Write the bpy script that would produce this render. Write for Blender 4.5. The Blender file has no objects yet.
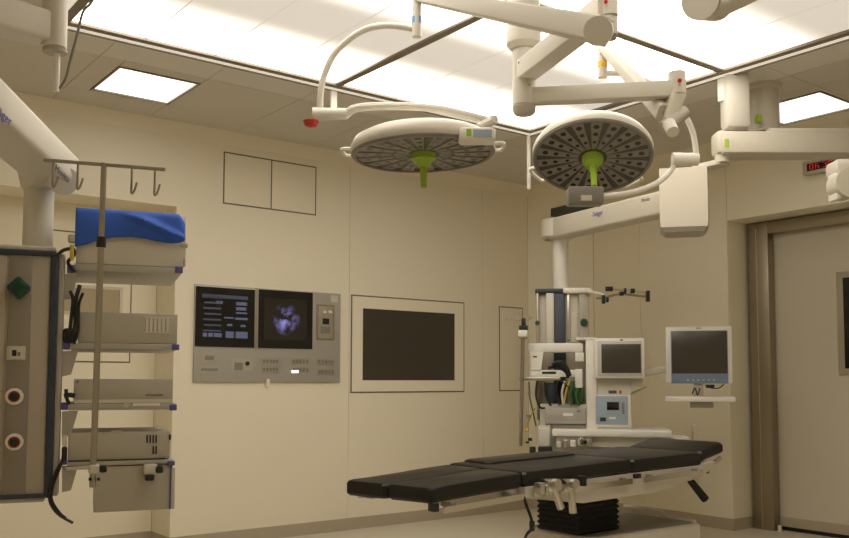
import bpy, bmesh, math, random
from math import radians, sin, cos, pi, atan2, sqrt
from mathutils import Vector, Matrix

random.seed(4)
S = bpy.context.scene
COL = S.collection

# ------------------------------------------------------------------ camera
F, CX, CY, H = 897.0, 424.5, 318.0, 1.10          # focal length in pixels of the 849 x 538 frame, principal point, eye height
YAW, PITCH, ROLL = radians(52.475), radians(3.917), radians(0.12)
fw = Vector((cos(YAW)*cos(PITCH), sin(YAW)*cos(PITCH), sin(PITCH)))
rt = Vector((sin(YAW), -cos(YAW), 0))
up = rt.cross(fw)
rt, up = cos(ROLL)*rt + sin(ROLL)*up, -sin(ROLL)*rt + cos(ROLL)*up
CAM = Vector((0, 0, H))
cd = bpy.data.cameras.new('camera'); cam = bpy.data.objects.new('camera', cd); COL.objects.link(cam)
cd.sensor_fit = 'HORIZONTAL'; cd.sensor_width = 36; cd.lens = F/849*36
cd.shift_y = (CY-269)/849; cd.clip_start = .05
cam.matrix_world = Matrix((( rt.x, up.x, -fw.x, 0), (rt.y, up.y, -fw.y, 0), (rt.z, up.z, -fw.z, H), (0, 0, 0, 1)))
S.camera = cam

# ------------------------------------------------------------------ world and exposure
w = bpy.data.worlds.new('world'); S.world = w; w.use_nodes = True
w.node_tree.nodes['Background'].inputs[0].default_value = (.02, .018, .015, 1)
w.node_tree.nodes['Background'].inputs[1].default_value = .3
S.view_settings.view_transform = 'Standard'; S.view_settings.look = 'None'
S.view_settings.gamma = 1; S.view_settings.use_curve_mapping = False
S.view_settings.exposure = 0.2
S.cycles.max_bounces = 16; S.cycles.diffuse_bounces = 10; S.cycles.glossy_bounces = 4
CANOPY_POWER = 1.0
LIGHT_POWER = 1.0

# ------------------------------------------------------------------ pixel helpers (a pixel gives a direction only)
def ray(x, y): return (x-CX)/F*rt - (y-CY)/F*up + fw
def P(x, y, D): return CAM + ray(x, y)*D
def Pz(x, y, z): d = ray(x, y); return CAM + d*((z-H)/d.z)
def Px(x, y, X): d = ray(x, y); return CAM + d*(X/d.x)
def Py(x, y, Y): d = ray(x, y); return CAM + d*(Y/d.y)

# ------------------------------------------------------------------ materials
def mat(name, col, rough=.5, metal=0, emit=None, estr=0, noise=0, nscale=8, bump=0, spec=.5, coat=0):
    m = bpy.data.materials.new(name); m.use_nodes = True
    nt = m.node_tree; b = nt.nodes['Principled BSDF']
    b.inputs['Base Color'].default_value = (*col, 1); b.inputs['Roughness'].default_value = rough
    b.inputs['Metallic'].default_value = metal; b.inputs['Specular IOR Level'].default_value = spec
    b.inputs['Coat Weight'].default_value = coat
    if emit:
        b.inputs['Emission Color'].default_value = (*emit, 1); b.inputs['Emission Strength'].default_value = estr
    if noise or bump:
        tc = nt.nodes.new('ShaderNodeTexCoord'); n = nt.nodes.new('ShaderNodeTexNoise')
        n.inputs['Scale'].default_value = nscale; n.inputs['Detail'].default_value = 4
        nt.links.new(tc.outputs['Object'], n.inputs['Vector'])
        if noise:
            mx = nt.nodes.new('ShaderNodeMix'); mx.data_type = 'RGBA'
            mx.inputs[6].default_value = (*[c*(1-noise) for c in col], 1)
            mx.inputs[7].default_value = (*[min(1, c*(1+noise)) for c in col], 1)
            nt.links.new(n.outputs['Fac'], mx.inputs[0]); nt.links.new(mx.outputs[2], b.inputs['Base Color'])
        if bump:
            bp = nt.nodes.new('ShaderNodeBump'); bp.inputs['Strength'].default_value = bump; bp.inputs['Distance'].default_value = .002
            nt.links.new(n.outputs['Fac'], bp.inputs['Height']); nt.links.new(bp.outputs['Normal'], b.inputs['Normal'])
    return m

def brushed(name, col, rough=.35):
    m = mat(name, col, rough, 1.0); nt = m.node_tree; b = nt.nodes['Principled BSDF']
    tc = nt.nodes.new('ShaderNodeTexCoord'); mp = nt.nodes.new('ShaderNodeMapping'); n = nt.nodes.new('ShaderNodeTexNoise')
    mp.inputs['Scale'].default_value = (90, 90, 2); n.inputs['Scale'].default_value = 4
    cr = nt.nodes.new('ShaderNodeMapRange'); cr.inputs[3].default_value = rough-.08; cr.inputs[4].default_value = rough+.12
    nt.links.new(tc.outputs['Object'], mp.inputs[0]); nt.links.new(mp.outputs[0], n.inputs['Vector'])
    nt.links.new(n.outputs['Fac'], cr.inputs[0]); nt.links.new(cr.outputs[0], b.inputs['Roughness'])
    return m

WARM = (1.0, .915, .785)
M = {}
M['wall'] = mat('wall_cream', (.845, .79, .645), .55, noise=.02, nscale=1.2)
M['groove'] = mat('joint_dark', (.16, .13, .09), .8)
M['floor'] = mat('floor_vinyl', (.66, .61, .51), .38, noise=.04, nscale=3)
M['base'] = mat('baseboard_vinyl', (.45, .39, .30), .5, noise=.03, nscale=4)
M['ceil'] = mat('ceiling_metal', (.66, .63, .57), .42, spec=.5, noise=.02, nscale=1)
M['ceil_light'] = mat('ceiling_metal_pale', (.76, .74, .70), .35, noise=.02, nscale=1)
M['ceil_dark'] = mat('ceiling_joint', (.20, .18, .15), .7)
M['frame_white'] = mat('frame_white', (.80, .77, .70), .4)
M['bronze'] = mat('bar_brown', (.25, .21, .16), .5)
M['white'] = mat('paint_white', (.66, .63, .56), .38, noise=.01, nscale=5)
M['white_bright'] = mat('plastic_white', (.80, .78, .72), .35)
M['cream'] = mat('paint_cream', (.60, .56, .47), .42)
M['pendant'] = mat('paint_pendant', (.60, .56, .475), .42, noise=.01, nscale=5)
M['cap'] = mat('cap_grey', (.45, .42, .36), .5)
M['steel'] = brushed('steel', (.62, .59, .53), .34)
M['pole'] = brushed('pole_steel', (.40, .37, .32), .34)
M['steel_dark'] = brushed('steel_dark', (.40, .35, .27), .42)
M['chrome'] = mat('chrome', (.75, .73, .69), .18, 1.0)
M['grey'] = mat('grey_panel', (.44, .42, .38), .45, .25, noise=.02, nscale=6)
M['unit'] = mat('device_grey', (.43, .40, .34), .45, noise=.02, nscale=6)
M['unit_dark'] = mat('device_slot', (.22, .21, .19), .6)
M['unit_light'] = mat('device_light', (.60, .57, .50), .45)
M['base_grey'] = mat('base_grey', (.26, .245, .22), .5)
M['console_side'] = mat('console_side', (.42, .37, .30), .45)
M['pane_tan'] = mat('pane_tan', (.42, .35, .23), .3)
M['console'] = mat('console_front', (.27, .24, .20), .45, .2)
M['console_light'] = mat('console_panel', (.56, .52, .44), .45)
M['bluegrey'] = mat('profile_bluegrey', (.032, .042, .065), .4)
M['blue'] = mat('drape_blue', (.028, .105, .52), .75, noise=.10, nscale=14, bump=.3)
M['purple'] = mat('clip_violet', (.10, .09, .30), .5)
M['black'] = mat('black_plastic', (.012, .012, .012), .45)
M['rubber'] = mat('rubber_black', (.008, .008, .008), .7)
M['pad'] = mat('pad_black', (.010, .009, .008), .34, noise=.15, nscale=40, bump=.10, spec=.42)
M['screen'] = mat('screen_black', (.010, .010, .010), .14)
M['screen_off'] = mat('screen_off', (.060, .050, .040), .25)
M['bezel'] = mat('bezel_blue', (.20, .27, .40), .4)
M['bezel_dark'] = mat('bezel_grey', (.55, .53, .48), .4)
M['lens'] = mat('lamp_lens', (.09, .08, .07), .25, spec=.6)
M['lens_rim'] = mat('lamp_rim', (.22, .205, .18), .4)
M['lens_rib'] = mat('lamp_rib', (.25, .225, .20), .3)
M['led'] = mat('lamp_led', (.03, .028, .026), .15)
M['green'] = mat('handle_green', (.33, .50, .045), .45)
M['green_dark'] = mat('valve_green', (.006, .05, .03), .35)
M['red'] = mat('cap_red', (.50, .02, .012), .35)
M['blue_ring'] = mat('ring_blue', (.10, .36, .70), .4)
M['yellow'] = mat('ring_yellow', (.95, .55, .02), .4)
M['logo'] = mat('logo_blue', (.06, .05, .30), .5)
M['ink'] = mat('ink_dark', (.10, .09, .08), .6)
M['panel_blue'] = mat('panel_blue', (.34, .42, .50), .45)
M['door'] = mat('door_leaf', (.64, .59, .49), .45, noise=.01, nscale=2)
M['ui'] = mat('screen_ui', (.02, .02, .03), .3, emit=(.28, .30, .50), estr=.24)
M['ui_dim'] = mat('screen_ui_dim', (.02, .02, .03), .3, emit=(.11, .115, .16), estr=.30)
M['led_red'] = mat('clock_red', (.1, .0, .0), .4, emit=(.8, .02, .03), estr=.55)
M['hose_green'] = mat('hose_green', (.03, .10, .03), .5)
M['hose_yellow'] = mat('hose_yellow', (.55, .42, .05), .5)
M['diff'] = mat('light_diffuser', (.7, .7, .7), .5, emit=(1, .96, .92), estr=1.3*LIGHT_POWER)

M['strip'] = mat('edge_strip', (.7, .68, .62), .5, emit=WARM, estr=.45*CANOPY_POWER)
M['joint'] = mat('panel_joint', (.42, .40, .36), .5, emit=WARM, estr=.42*CANOPY_POWER)
def canopy_mat():
    m = mat('canopy_diffuser', (.42, .40, .36), .6); nt = m.node_tree; b = nt.nodes['Principled BSDF']
    tc = nt.nodes.new('ShaderNodeTexCoord'); sp = nt.nodes.new('ShaderNodeSeparateXYZ')
    nt.links.new(tc.outputs['Object'], sp.inputs[0])
    # object origin is the centre of a module: tubes run along x at both sides of the module
    ab = nt.nodes.new('ShaderNodeMath'); ab.operation = 'ABSOLUTE'; nt.links.new(sp.outputs[1], ab.inputs[0])
    mr = nt.nodes.new('ShaderNodeMapRange'); mr.interpolation_type = 'SMOOTHSTEP'
    mr.inputs[1].default_value = .14; mr.inputs[2].default_value = .64
    mr.inputs[3].default_value = .50*CANOPY_POWER; mr.inputs[4].default_value = 4.6*CANOPY_POWER
    nt.links.new(ab.outputs[0], mr.inputs[0])
    b.inputs['Emission Color'].default_value = (*WARM, 1)
    nt.links.new(mr.outputs[0], b.inputs['Emission Strength'])
    return m
M['canopy'] = canopy_mat()

def xray_mat():
    m = mat('screen_image', (.026, .023, .020), .2); nt = m.node_tree; b = nt.nodes['Principled BSDF']
    tc = nt.nodes.new('ShaderNodeTexCoord'); n = nt.nodes.new('ShaderNodeTexNoise'); n.inputs['Scale'].default_value = 14; n.inputs['Detail'].default_value = 5
    g = nt.nodes.new('ShaderNodeTexGradient'); g.gradient_type = 'SPHERICAL'
    mp = nt.nodes.new('ShaderNodeMapping'); mp.inputs['Scale'].default_value = (8.5, 8.5, 8.5)
    nt.links.new(tc.outputs['Object'], n.inputs['Vector']); nt.links.new(tc.outputs['Object'], mp.inputs[0]); nt.links.new(mp.outputs[0], g.inputs[0])
    mu = nt.nodes.new('ShaderNodeMath'); mu.operation = 'MULTIPLY'
    cr = nt.nodes.new('ShaderNodeMapRange'); cr.inputs[1].default_value = .46; cr.inputs[2].default_value = .66; cr.inputs[4].default_value = 1.5
    nt.links.new(n.outputs['Fac'], cr.inputs[0]); nt.links.new(cr.outputs[0], mu.inputs[0]); nt.links.new(g.outputs['Fac'], mu.inputs[1])
    ad = nt.nodes.new('ShaderNodeMath'); ad.operation = 'ADD'; ad.inputs[1].default_value = .0; nt.links.new(mu.outputs[0], ad.inputs[0])
    b.inputs['Emission Color'].default_value = (.20, .19, .50, 1); nt.links.new(ad.outputs[0], b.inputs['Emission Strength'])
    return m
M['xray'] = xray_mat()

# ------------------------------------------------------------------ mesh builder
def catmull(pts, k=6):
    pts = [Vector(p) for p in pts]; out = []
    for i in range(len(pts)-1):
        p0 = pts[max(i-1, 0)]; p1 = pts[i]; p2 = pts[i+1]; p3 = pts[min(i+2, len(pts)-1)]
        for j in range(k):
            t = j/k
            out.append(.5*((2*p1)+(p2-p0)*t+(2*p0-5*p1+4*p2-p3)*t*t+(3*p1-p0-3*p2+p3)*t**3))
    out.append(pts[-1]); return out

class G:
    def __init__(s, Mx=None): s.bm = bmesh.new(); s.M = Mx
    def _n(s): return set(s.bm.verts)
    def _loft(s, rings, close=True, caps=True):
        vs = [[s.bm.verts.new(p) for p in r] for r in rings]; n = len(vs[0])
        for a, b in zip(vs, vs[1:]):
            for i in range(n if close else n-1):
                j = (i+1) % n
                s.bm.faces.new((a[i], a[j], b[j], b[i]))
        if caps:
            s.bm.faces.new(vs[0][::-1]); s.bm.faces.new(vs[-1])
        return s
    def box(s, c, d, bevel=0, R=None, seg=2):
        c = Vector(c); mx = Matrix.Translation(c) @ (R.to_4x4() if R else Matrix()) @ Matrix.Diagonal((*d, 1))
        r = bmesh.ops.create_cube(s.bm, size=1, matrix=mx)
        if bevel:
            es = list({e for v in r['verts'] for e in v.link_edges})
            bmesh.ops.bevel(s.bm, geom=es, offset=bevel, segments=seg, profile=.5, affect='EDGES', clamp_overlap=True)
        return s
    def bb(s, a, b, bevel=0):                       # box from min and max corner
        a, b = Vector(a), Vector(b)
        return s.box((a+b)/2, [abs(b[i]-a[i]) for i in range(3)], bevel)
    def cyl(s, p0, p1, r0, r1=None, n=20, caps=True):
        p0, p1 = Vector(p0), Vector(p1); r1 = r0 if r1 is None else r1
        q = (p1-p0).to_track_quat('Z', 'Y').to_matrix()
        ring = [(cos(2*pi*i/n), sin(2*pi*i/n)) for i in range(n)]
        return s._loft([[p + q @ Vector((x*r, y*r, 0)) for x, y in ring] for p, r in ((p0, r0), (p1, r1))], caps=caps)
    def lathe(s, prof, p=(0, 0, 0), R=None, n=32, caps=True):
        p = Vector(p); R = R or Matrix.Identity(3)
        return s._loft([[p + R @ Vector((cos(2*pi*i/n)*r, sin(2*pi*i/n)*r, z)) for i in range(n)] for r, z in prof], caps=caps)
    def tube(s, pts, r, n=10, k=6, smooth=True):
        pts = catmull(pts, k) if smooth else [Vector(p) for p in pts]
        rr = r if callable(r) else (lambda t: r)
        rings = []; nrm = None
        for i, p in enumerate(pts):
            t = (pts[min(i+1, len(pts)-1)] - pts[max(i-1, 0)]).normalized()
            if nrm is None: nrm = t.orthogonal().normalized()
            nrm = (nrm - t*nrm.dot(t)).normalized(); b = t.cross(nrm); R = rr(i/(len(pts)-1))
            rings.append([p + nrm*cos(2*pi*j/n)*R + b*sin(2*pi*j/n)*R for j in range(n)])
        return s._loft(rings)
    def beam(s, p0, p1, a, b=None, rad=.3, upv=(0, 0, 1), n=4):   # rounded rectangular bar, a and b = (width, height) at its ends
        p0, p1 = Vector(p0), Vector(p1); b = b or a
        t = (p1-p0).normalized(); x = t.cross(Vector(upv)).normalized(); z = x.cross(t)
        rings = []
        for p, (wd, h) in ((p0, a), (p1, b)):
            r = min(wd, h)*rad; ring = []
            for cx, cz, a0 in ((wd/2-r, h/2-r, 0), (-wd/2+r, h/2-r, 90), (-wd/2+r, -h/2+r, 180), (wd/2-r, -h/2+r, 270)):
                for i in range(n+1):
                    an = radians(a0 + 90*i/n); ring.append(p + x*(cx+cos(an)*r) + z*(cz+sin(an)*r))
            rings.append(ring)
        return s._loft(rings)
    def prism(s, poly, d0, d1, f=lambda u, v, d: (u, d, v)):      # polygon (u, v) pushed from d0 to d1
        return s._loft([[f(u, v, d) for u, v in poly] for d in (d0, d1)])
    def build(s, name, m, parent=None, org=None, smooth=True, kind=None, label=None):
        bm = s.bm
        if s.M is not None: bm.transform(s.M)
        bmesh.ops.recalc_face_normals(bm, faces=bm.faces)
        if org is None:
            org = Vector((0, 0, 0))
            if bm.verts:
                xs = [v.co for v in bm.verts]
                org = Vector([(min(q[i] for q in xs)+max(q[i] for q in xs))/2 for i in range(3)])
        org = Vector(org)
        bm.transform(Matrix.Translation(-org))
        me = bpy.data.meshes.new(name); bm.to_mesh(me); bm.free()
        if smooth:
            me.shade_smooth(); me.set_sharp_from_angle(angle=radians(35))
        me.materials.append(M[m] if isinstance(m, str) else m)
        o = bpy.data.objects.new(name, me); COL.objects.link(o)
        if parent is not None:
            o.parent = parent; o.location = org - WORLD[parent.name]
        else: o.location = org
        WORLD[o.name] = org.copy()
        if kind: o['kind'] = kind
        if label: o['label'] = label
        return o
WORLD = {}
def tag(o, label, cat, group=None):
    o['label'] = label; o['category'] = cat
    if group: o['group'] = group
    return o
def thing(name, label, cat, loc, group=None):
    o = bpy.data.objects.new(name, None); COL.objects.link(o); o.location = loc; o.empty_display_size = .1
    WORLD[o.name] = Vector(loc); return tag(o, label, cat, group)
def struct(name, loc):
    o = bpy.data.objects.new(name, None); COL.objects.link(o); o.location = loc; o['kind'] = 'structure'; WORLD[o.name] = Vector(loc); return o

def text(body, p, xdir, normal, size, m, parent, name='lettering', thick=.0008):
    cu = bpy.data.curves.new('t', 'FONT'); cu.body = body; cu.size = size; cu.extrude = thick; cu.align_x = 'CENTER'; cu.align_y = 'CENTER'; cu.resolution_u = 3
    to = bpy.data.objects.new('t', cu); COL.objects.link(to)
    dg = bpy.context.evaluated_depsgraph_get(); me = bpy.data.meshes.new_from_object(to.evaluated_get(dg))
    bpy.data.objects.remove(to); bpy.data.curves.remove(cu)
    x = Vector(xdir).normalized(); z = Vector(normal); z = (z - x*z.dot(x)).normalized(); y = z.cross(x)
    me.transform(Matrix((x, y, z)).transposed().to_4x4()); me.materials.clear(); me.materials.append(M[m])
    me.name = name; o = bpy.data.objects.new(name, me); COL.objects.link(o); o.parent = parent; o.location = Vector(p) - WORLD[parent.name]
    WORLD[o.name] = Vector(p); return o

class Frame:                                          # upright local frame: x along the face, y away from the viewer
    def __init__(s, o, ang):
        s.o = Vector(o); s.x = Vector((cos(ang), sin(ang), 0)); s.y = Vector((-sin(ang), cos(ang), 0))
        s.M = Matrix(((s.x.x, s.y.x, 0, s.o.x), (s.x.y, s.y.y, 0, s.o.y), (0, 0, 1, s.o.z), (0, 0, 0, 1)))
    def L(s, px, py, yl=0):                            # pixel to local point on the upright plane y = yl
        d = ray(px, py); t = ((s.o + s.y*yl - CAM).dot(s.y))/d.dot(s.y); q = CAM + d*t - s.o
        return Vector((q.dot(s.x), yl, q.z))
    def g(s): return G(s.M)
    def w(s, l): return s.M @ Vector(l)
    def pb(s, g, x0, y0, x1, y1, yl, dp, bevel=0):     # box whose front face fills a pixel rectangle on the plane y = yl
        a = s.L((x0+x1)/2, y1, yl); b = s.L((x0+x1)/2, y0, yl); c = s.L(x0, (y0+y1)/2, yl); d = s.L(x1, (y0+y1)/2, yl)
        return g.bb((c.x, yl, a.z), (d.x, yl+dp, b.z), bevel)

# ================================================================== the room
ZC = 2.79; YB = 5.62; XR = 5.85; XL, YF = -.70, -.70
RX, RY, RZ = 2.26, 5.94, 2.23                         # recess in the back wall: edge, depth plane, soffit
DY, DX, DZ = 3.90, 6.10, 2.29                         # recess of the door in the right wall
CHX, CHY = 5.45, 5.22                                 # chamfered corner
o = G().bb((XL-.2, YF-.2, -.1), (DX+.3, RY+.3, 0)).build('floor', 'floor'); o['kind'] = 'structure'
for nm, a, b in (('wall_left', (XL-.15, YF-.15, 0), (XL, RY+.15, ZC+.2)), ('wall_front', (XL, YF-.15, 0), (XR+.45, YF, ZC+.2))):
    q = G().bb(a, b).build(nm, 'wall'); q['kind'] = 'structure'

# back wall: backing with cladding panels proud of it
T = .012; GAP = .0015
wb = struct('wall_back', (RX, YB, 0))
G().bb((RX, YB+T, 0), (CHX+.3, YB+.4, ZC+.1)).build('backing', 'groove', wb)
G().bb((XL, YB+T, RZ+T), (RX, YB+.4, ZC+.1)).build('backing', 'groove', wb)
G().bb((XL, RY+T, 0), (RX, RY+.15, RZ+.05)).build('backing', 'groove', wb)
seams = [RX, 3.61, 4.93, CHX]
for a, b in zip(seams, seams[1:]):
    G().bb((a+(GAP if a > RX else 0), YB, .0), (b-(GAP if b < CHX else 0), YB+T, ZC)).build('wall_panel', 'wall', wb)
for a, b in ((XL, -.36), (-.36, .95), (.95, RX)):
    G().bb((a+GAP, YB, RZ), (b-(GAP if b < RX else 0), YB+T, ZC)).build('wall_panel', 'wall', wb)
    G().bb((a+GAP, RY, 0), (b-GAP, RY+T, RZ)).build('wall_panel', 'wall', wb)
G().bb((XL, YB+T, RZ), (RX, RY, RZ+T)).build('recess_soffit', 'wall', wb)
G().bb((RX, YB+T, 0), (RX+T, RY, RZ)).build('recess_return', 'wall', wb)
# chamfered corner and right wall
wr = struct('wall_right', (XR, DY, 0))
def vpanel(p, q, z0, z1, name='wall_panel', m='wall', t=T, par=None):       # upright panel on the plan line p-q, thickness away from the room
    p, q = Vector((*p, 0)), Vector((*q, 0)); d = (q-p).normalized(); n = Vector((-d.y, d.x, 0))
    c = Vector(((XL+XR)/2, 1, 0))
    if n.dot(c-p) > 0: n = -n
    return G()._loft([[p+d*GAP+Vector((0, 0, z)), q-d*GAP+Vector((0, 0, z)), q-d*GAP+n*t+Vector((0, 0, z)), p+d*GAP+n*t+Vector((0, 0, z))] for z in (z0, z1)]).build(name, m, par)
vpanel((CHX, YB), (XR, CHY), 0, ZC, par=wr)
vpanel((CHX+.01, YB+.01), (XR+.02, CHY+.01), 0, ZC, 'backing', 'groove', .15, wr)
vpanel((XR, CHY), (XR, 4.72), 0, ZC, par=wr)
vpanel((XR, 4.72), (XR, DY), 0, ZC, par=wr)
vpanel((XR, DY), (XR, 2.60), DZ, ZC, par=wr)
vpanel((XR, 2.60), (XR, 1.30), DZ, ZC, par=wr)
vpanel((XR, 1.30), (XR, YF), 0, ZC, par=wr)
G().bb((XR+T, DY+T, 0), (XR+.45, CHY+.4, ZC+.1)).build('backing', 'groove', wr)
G().bb((XR+T, YF, DZ+T), (XR+.45, DY+T, ZC+.1)).build('backing', 'groove', wr)
G().bb((XR+T, YF, 0), (XR+.45, 1.30, DZ+T)).build('backing', 'groove', wr)
G().bb((XR+T, DY, 0), (DX+.02, DY+T, DZ)).build('recess_return', 'wall', wr)
G().bb((XR+T, 1.30, DZ), (DX+.02, DY, DZ+T)).build('recess_soffit', 'wall', wr)
# sloped cove along the top of the right wall
q = G()._loft([[(XR-.40, y, ZC-.001), (XR, y, ZC-.065), (XR, y, ZC-.001)] for y in (CHY+.4, YF)]).build('trim_1', 'wall'); q['kind'] = 'structure'
q = G()._loft([[(x, YB-.035, ZC-.001), (x, YB-.0005, ZC-.09), (x, YB-.0005, ZC-.001)] for x in (XL, CHX)]).build('trim_2', 'wall'); q['kind'] = 'structure'
# baseboards
q = G().bb((RX, YB-.006, 0), (CHX, YB, .085)).build('baseboard_back', 'base'); q['kind'] = 'structure'
q = G().bb((XL, RY-.006, 0), (RX-.006, RY, .085)).build('baseboard_recess', 'base'); q['kind'] = 'structure'
q = G().bb((RX-.006, YB-.006, 0), (RX, RY, .085)).build('baseboard_return', 'base'); q['kind'] = 'structure'
br = struct('baseboard_right', (XR, DY, 0))
vpanel((CHX, YB-.008), (XR-.006, CHY), 0, .085, 'baseboard_strip', 'base', .006, br)
G().bb((XR-.006, DY-.006, 0), (XR, CHY, .085)).build('baseboard_strip', 'base', br)
G().bb((XR, DY-.006, 0), (DX, DY, .085)).build('baseboard_strip', 'base', br)

# door in the recess of the right wall
d1 = struct('door_1', (DX, 3.0, 0))
FW_ = .165                                            # steel frame width
y0 = 3.87; y1 = 1.40
G().bb((DX-.03, y0-FW_, 0), (DX+.05, y0, DZ-.01), .004).build('door_frame', 'steel_dark', d1)
G().bb((DX-.03, y1, 0), (DX+.05, y1+FW_, DZ-.01), .004).build('door_frame', 'steel_dark', d1)
G().bb((DX-.03, y1+FW_, 2.19), (DX+.05, y0-FW_, DZ-.01), .004).build('door_header', 'steel_dark', d1)
G().bb((DX-.036, y0-.075, 0), (DX-.03, y0-.068, 2.24)).build('frame_bead', 'steel', d1)
leaf = G().bb((DX+.06, y1, .03), (DX+.10, y0-.05, 2.24)).build('door_leaf', 'door', d1)
G().bb((DX+.052, y1, .032), (DX+.06, y0-FW_, .10)).build('kick_strip', 'base', leaf)
G().bb((DX+.075, y1, 0), (DX+.10, y0-FW_, .03)).build('threshold', 'black', d1)
G().cyl((DX-.01, y0-FW_-.03, 0), (DX-.01, y0-FW_-.03, .045), .014).build('floor_guide', 'frame_white', d1)
wy = Px(837, 320, DX+.045).y
G().bb((DX+.045, 2.62, Px(837, 375, DX+.045).z), (DX+.062, wy, Px(837, 272, DX+.045).z), .004).build('window_frame', 'steel', leaf)
G().bb((DX+.042, 2.66, Px(837, 375, DX+.045).z+.045), (DX+.064, wy-.05, Px(837, 272, DX+.045).z-.045)).build('window_pane', 'screen', leaf)

# ------------------------------------------------------------------ ceiling
KX0, KX1, KY0, KY1 = 1.10, 4.245, 1.20, 4.345           # canopy field
ce = struct('ceiling', (3, 3, ZC))
G().bb((XL-.1, YF-.1, ZC+.02), (DX+.3, RY+.3, ZC+.2)).build('backing', 'ceil_dark', ce)
LX0, LX1, LY0, LY1 = 1.58, 2.05, 4.78, 5.27           # recessed light by the back wall
RX0, RX1, RY0, RY1 = 4.97, 5.45, 2.67, 3.19           # recessed light by the door
xs_b = [XL, -.35, .25, .85, 1.45, 2.05, 2.645, 3.245, 3.845, 4.26, 4.86, XR-.40]
def tile(a, b, c, d, g=.0018, m='ceil'):
    if b-a < .02 or d-c < .02: return
    G().bb((a+g, c+g, ZC), (b-g, d-g, ZC+.02)).build('ceiling_tile', m, ce, smooth=False)
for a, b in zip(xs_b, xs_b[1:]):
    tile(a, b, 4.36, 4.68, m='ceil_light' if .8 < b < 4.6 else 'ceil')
    if a == 1.45:
        tile(1.45, LX0, 4.68, 5.30); tile(LX0, LX1, 4.68, LY0); tile(LX0, LX1, LY1, 5.30)
    else: tile(a, b, 4.68, 5.30)
    tile(a, b, 5.30, YB)
ys_r = [YF, -.4, .2, .8, 1.40, 2.0, 2.64, 3.22, 3.82, 4.36]
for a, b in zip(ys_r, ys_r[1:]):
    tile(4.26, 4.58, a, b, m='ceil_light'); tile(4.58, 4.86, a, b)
    if a == 2.64:
        tile(4.86, RX0, a, b); tile(RX0, RX1, a, RY0); tile(RX0, RX1, RY1, b)
    else: tile(4.86, XR-.40, a, b)
    for p, q in zip(xs_b, xs_b[1:]):
        if q <= .86: tile(p, q, a, b)
tile(.85, 1.10, YF, 4.36)
for p, q in zip(xs_b, xs_b[1:]):
    if 1.0 < q <= 4.26: tile(max(p, 1.10), q, YF, 1.20)
G().bb((CHX, 4.4, ZC), (XR+.3, YB+.2, ZC+.02)).build('ceiling_tile', 'ceil', ce)
G().bb((XR-.40, YF, ZC), (XR+.3, 4.4, ZC+.02)).build('ceiling_tile', 'ceil', ce)

def ceiling_light(x0, x1, y0, y1, label):
    t = thing('ceiling_light', label, 'ceiling light', ((x0+x1)/2, (y0+y1)/2, ZC))
    f = .012
    for a, b in (((x0, y0), (x1, y0+f)), ((x0, y1-f), (x1, y1)), ((x0, y0+f), (x0+f, y1-f)), ((x1-f, y0+f), (x1, y1-f))):
        G().bb((*a, ZC-.006), (*b, ZC+.02)).build('light_frame', 'bronze', t)
    G().bb((x0+f, y0+f, ZC+.004), (x1-f, y1-f, ZC+.014)).build('diffuser', 'diff', t)
ceiling_light(LX0, LX1, LY0, LY1, 'square recessed ceiling light near the wall with the control console')
ceiling_light(RX0, RX1, RY0, RY1, 'square recessed ceiling light above the steel-framed door')

# luminous laminar-flow canopy
cn = thing('luminous_ceiling_canopy', 'large luminous ceiling field with brown bars and a white edge frame', 'light canopy', ((KX0+KX1)/2, (KY0+KY1)/2, ZC))
MX, MY = 2.66, 2.80
FB = .028                                              # how far the frame hangs below the ceiling
def ring4(name, m, x0, x1, y0, y1, t_, za, zb):        # four bars of a rectangular ring, t_ wide, inside x0..x1, y0..y1
    for a, b in (((x0, y1-t_), (x1, y1)), ((x0, y0), (x1, y0+t_)), ((x0, y0+t_), (x0+t_, y1-t_)), ((x1-t_, y0+t_), (x1, y1-t_))):
        G().bb((*a, za), (*b, zb)).build(name, m, cn, smooth=False)
ring4('edge_frame', 'bronze', KX0-.02, KX1+.02, KY0-.02, KY1+.02, .010, ZC-FB, ZC+.018)
ring4('edge_light_strip', 'strip', KX0-.010, KX1+.010, KY0-.010, KY1+.010, .042, ZC-FB+.006, ZC-FB+.012)
e = .046                                               # brown inner edging and bars
ix0, ix1, iy0, iy1 = KX0+.032, KX1-.032, KY0+.032, KY1-.032
ring4('bar', 'bronze', ix0, ix1, iy0, iy1, e, ZC-FB+.004, ZC+.018)
for a, b in (((MX-e/2, iy0+e), (MX+e/2, iy1-e)), ((ix0+e, MY-e/2), (MX-e/2, MY+e/2)), ((MX+e/2, MY-e/2), (ix1-e, MY+e/2))):
    G().bb((*a, ZC-FB+.008), (*b, ZC+.018)).build('bar', 'bronze', cn)
for bx0, bx1 in ((ix0+e, MX-e/2), (MX+e/2, ix1-e)):
    for by0, by1 in ((iy0+e, MY-e/2), (MY+e/2, iy1-e)):
        n = 4; wdt = (bx1-bx0)/n; cy = (by0+by1)/2
        for k in range(n):
            xa = bx0+k*wdt; cx = xa+wdt/2
            G().bb((xa+.004, by0+.001, ZC-.012), (xa+wdt-.004, by1-.001, ZC-.004)).build('diffuser_panel', 'canopy', cn, org=(cx, cy, ZC-.008), smooth=False)
            if k: G().bb((xa-.004, by0+.001, ZC-.0125), (xa+.004, by1-.001, ZC-.004)).build('panel_joint', 'joint', cn, smooth=False)
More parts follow.
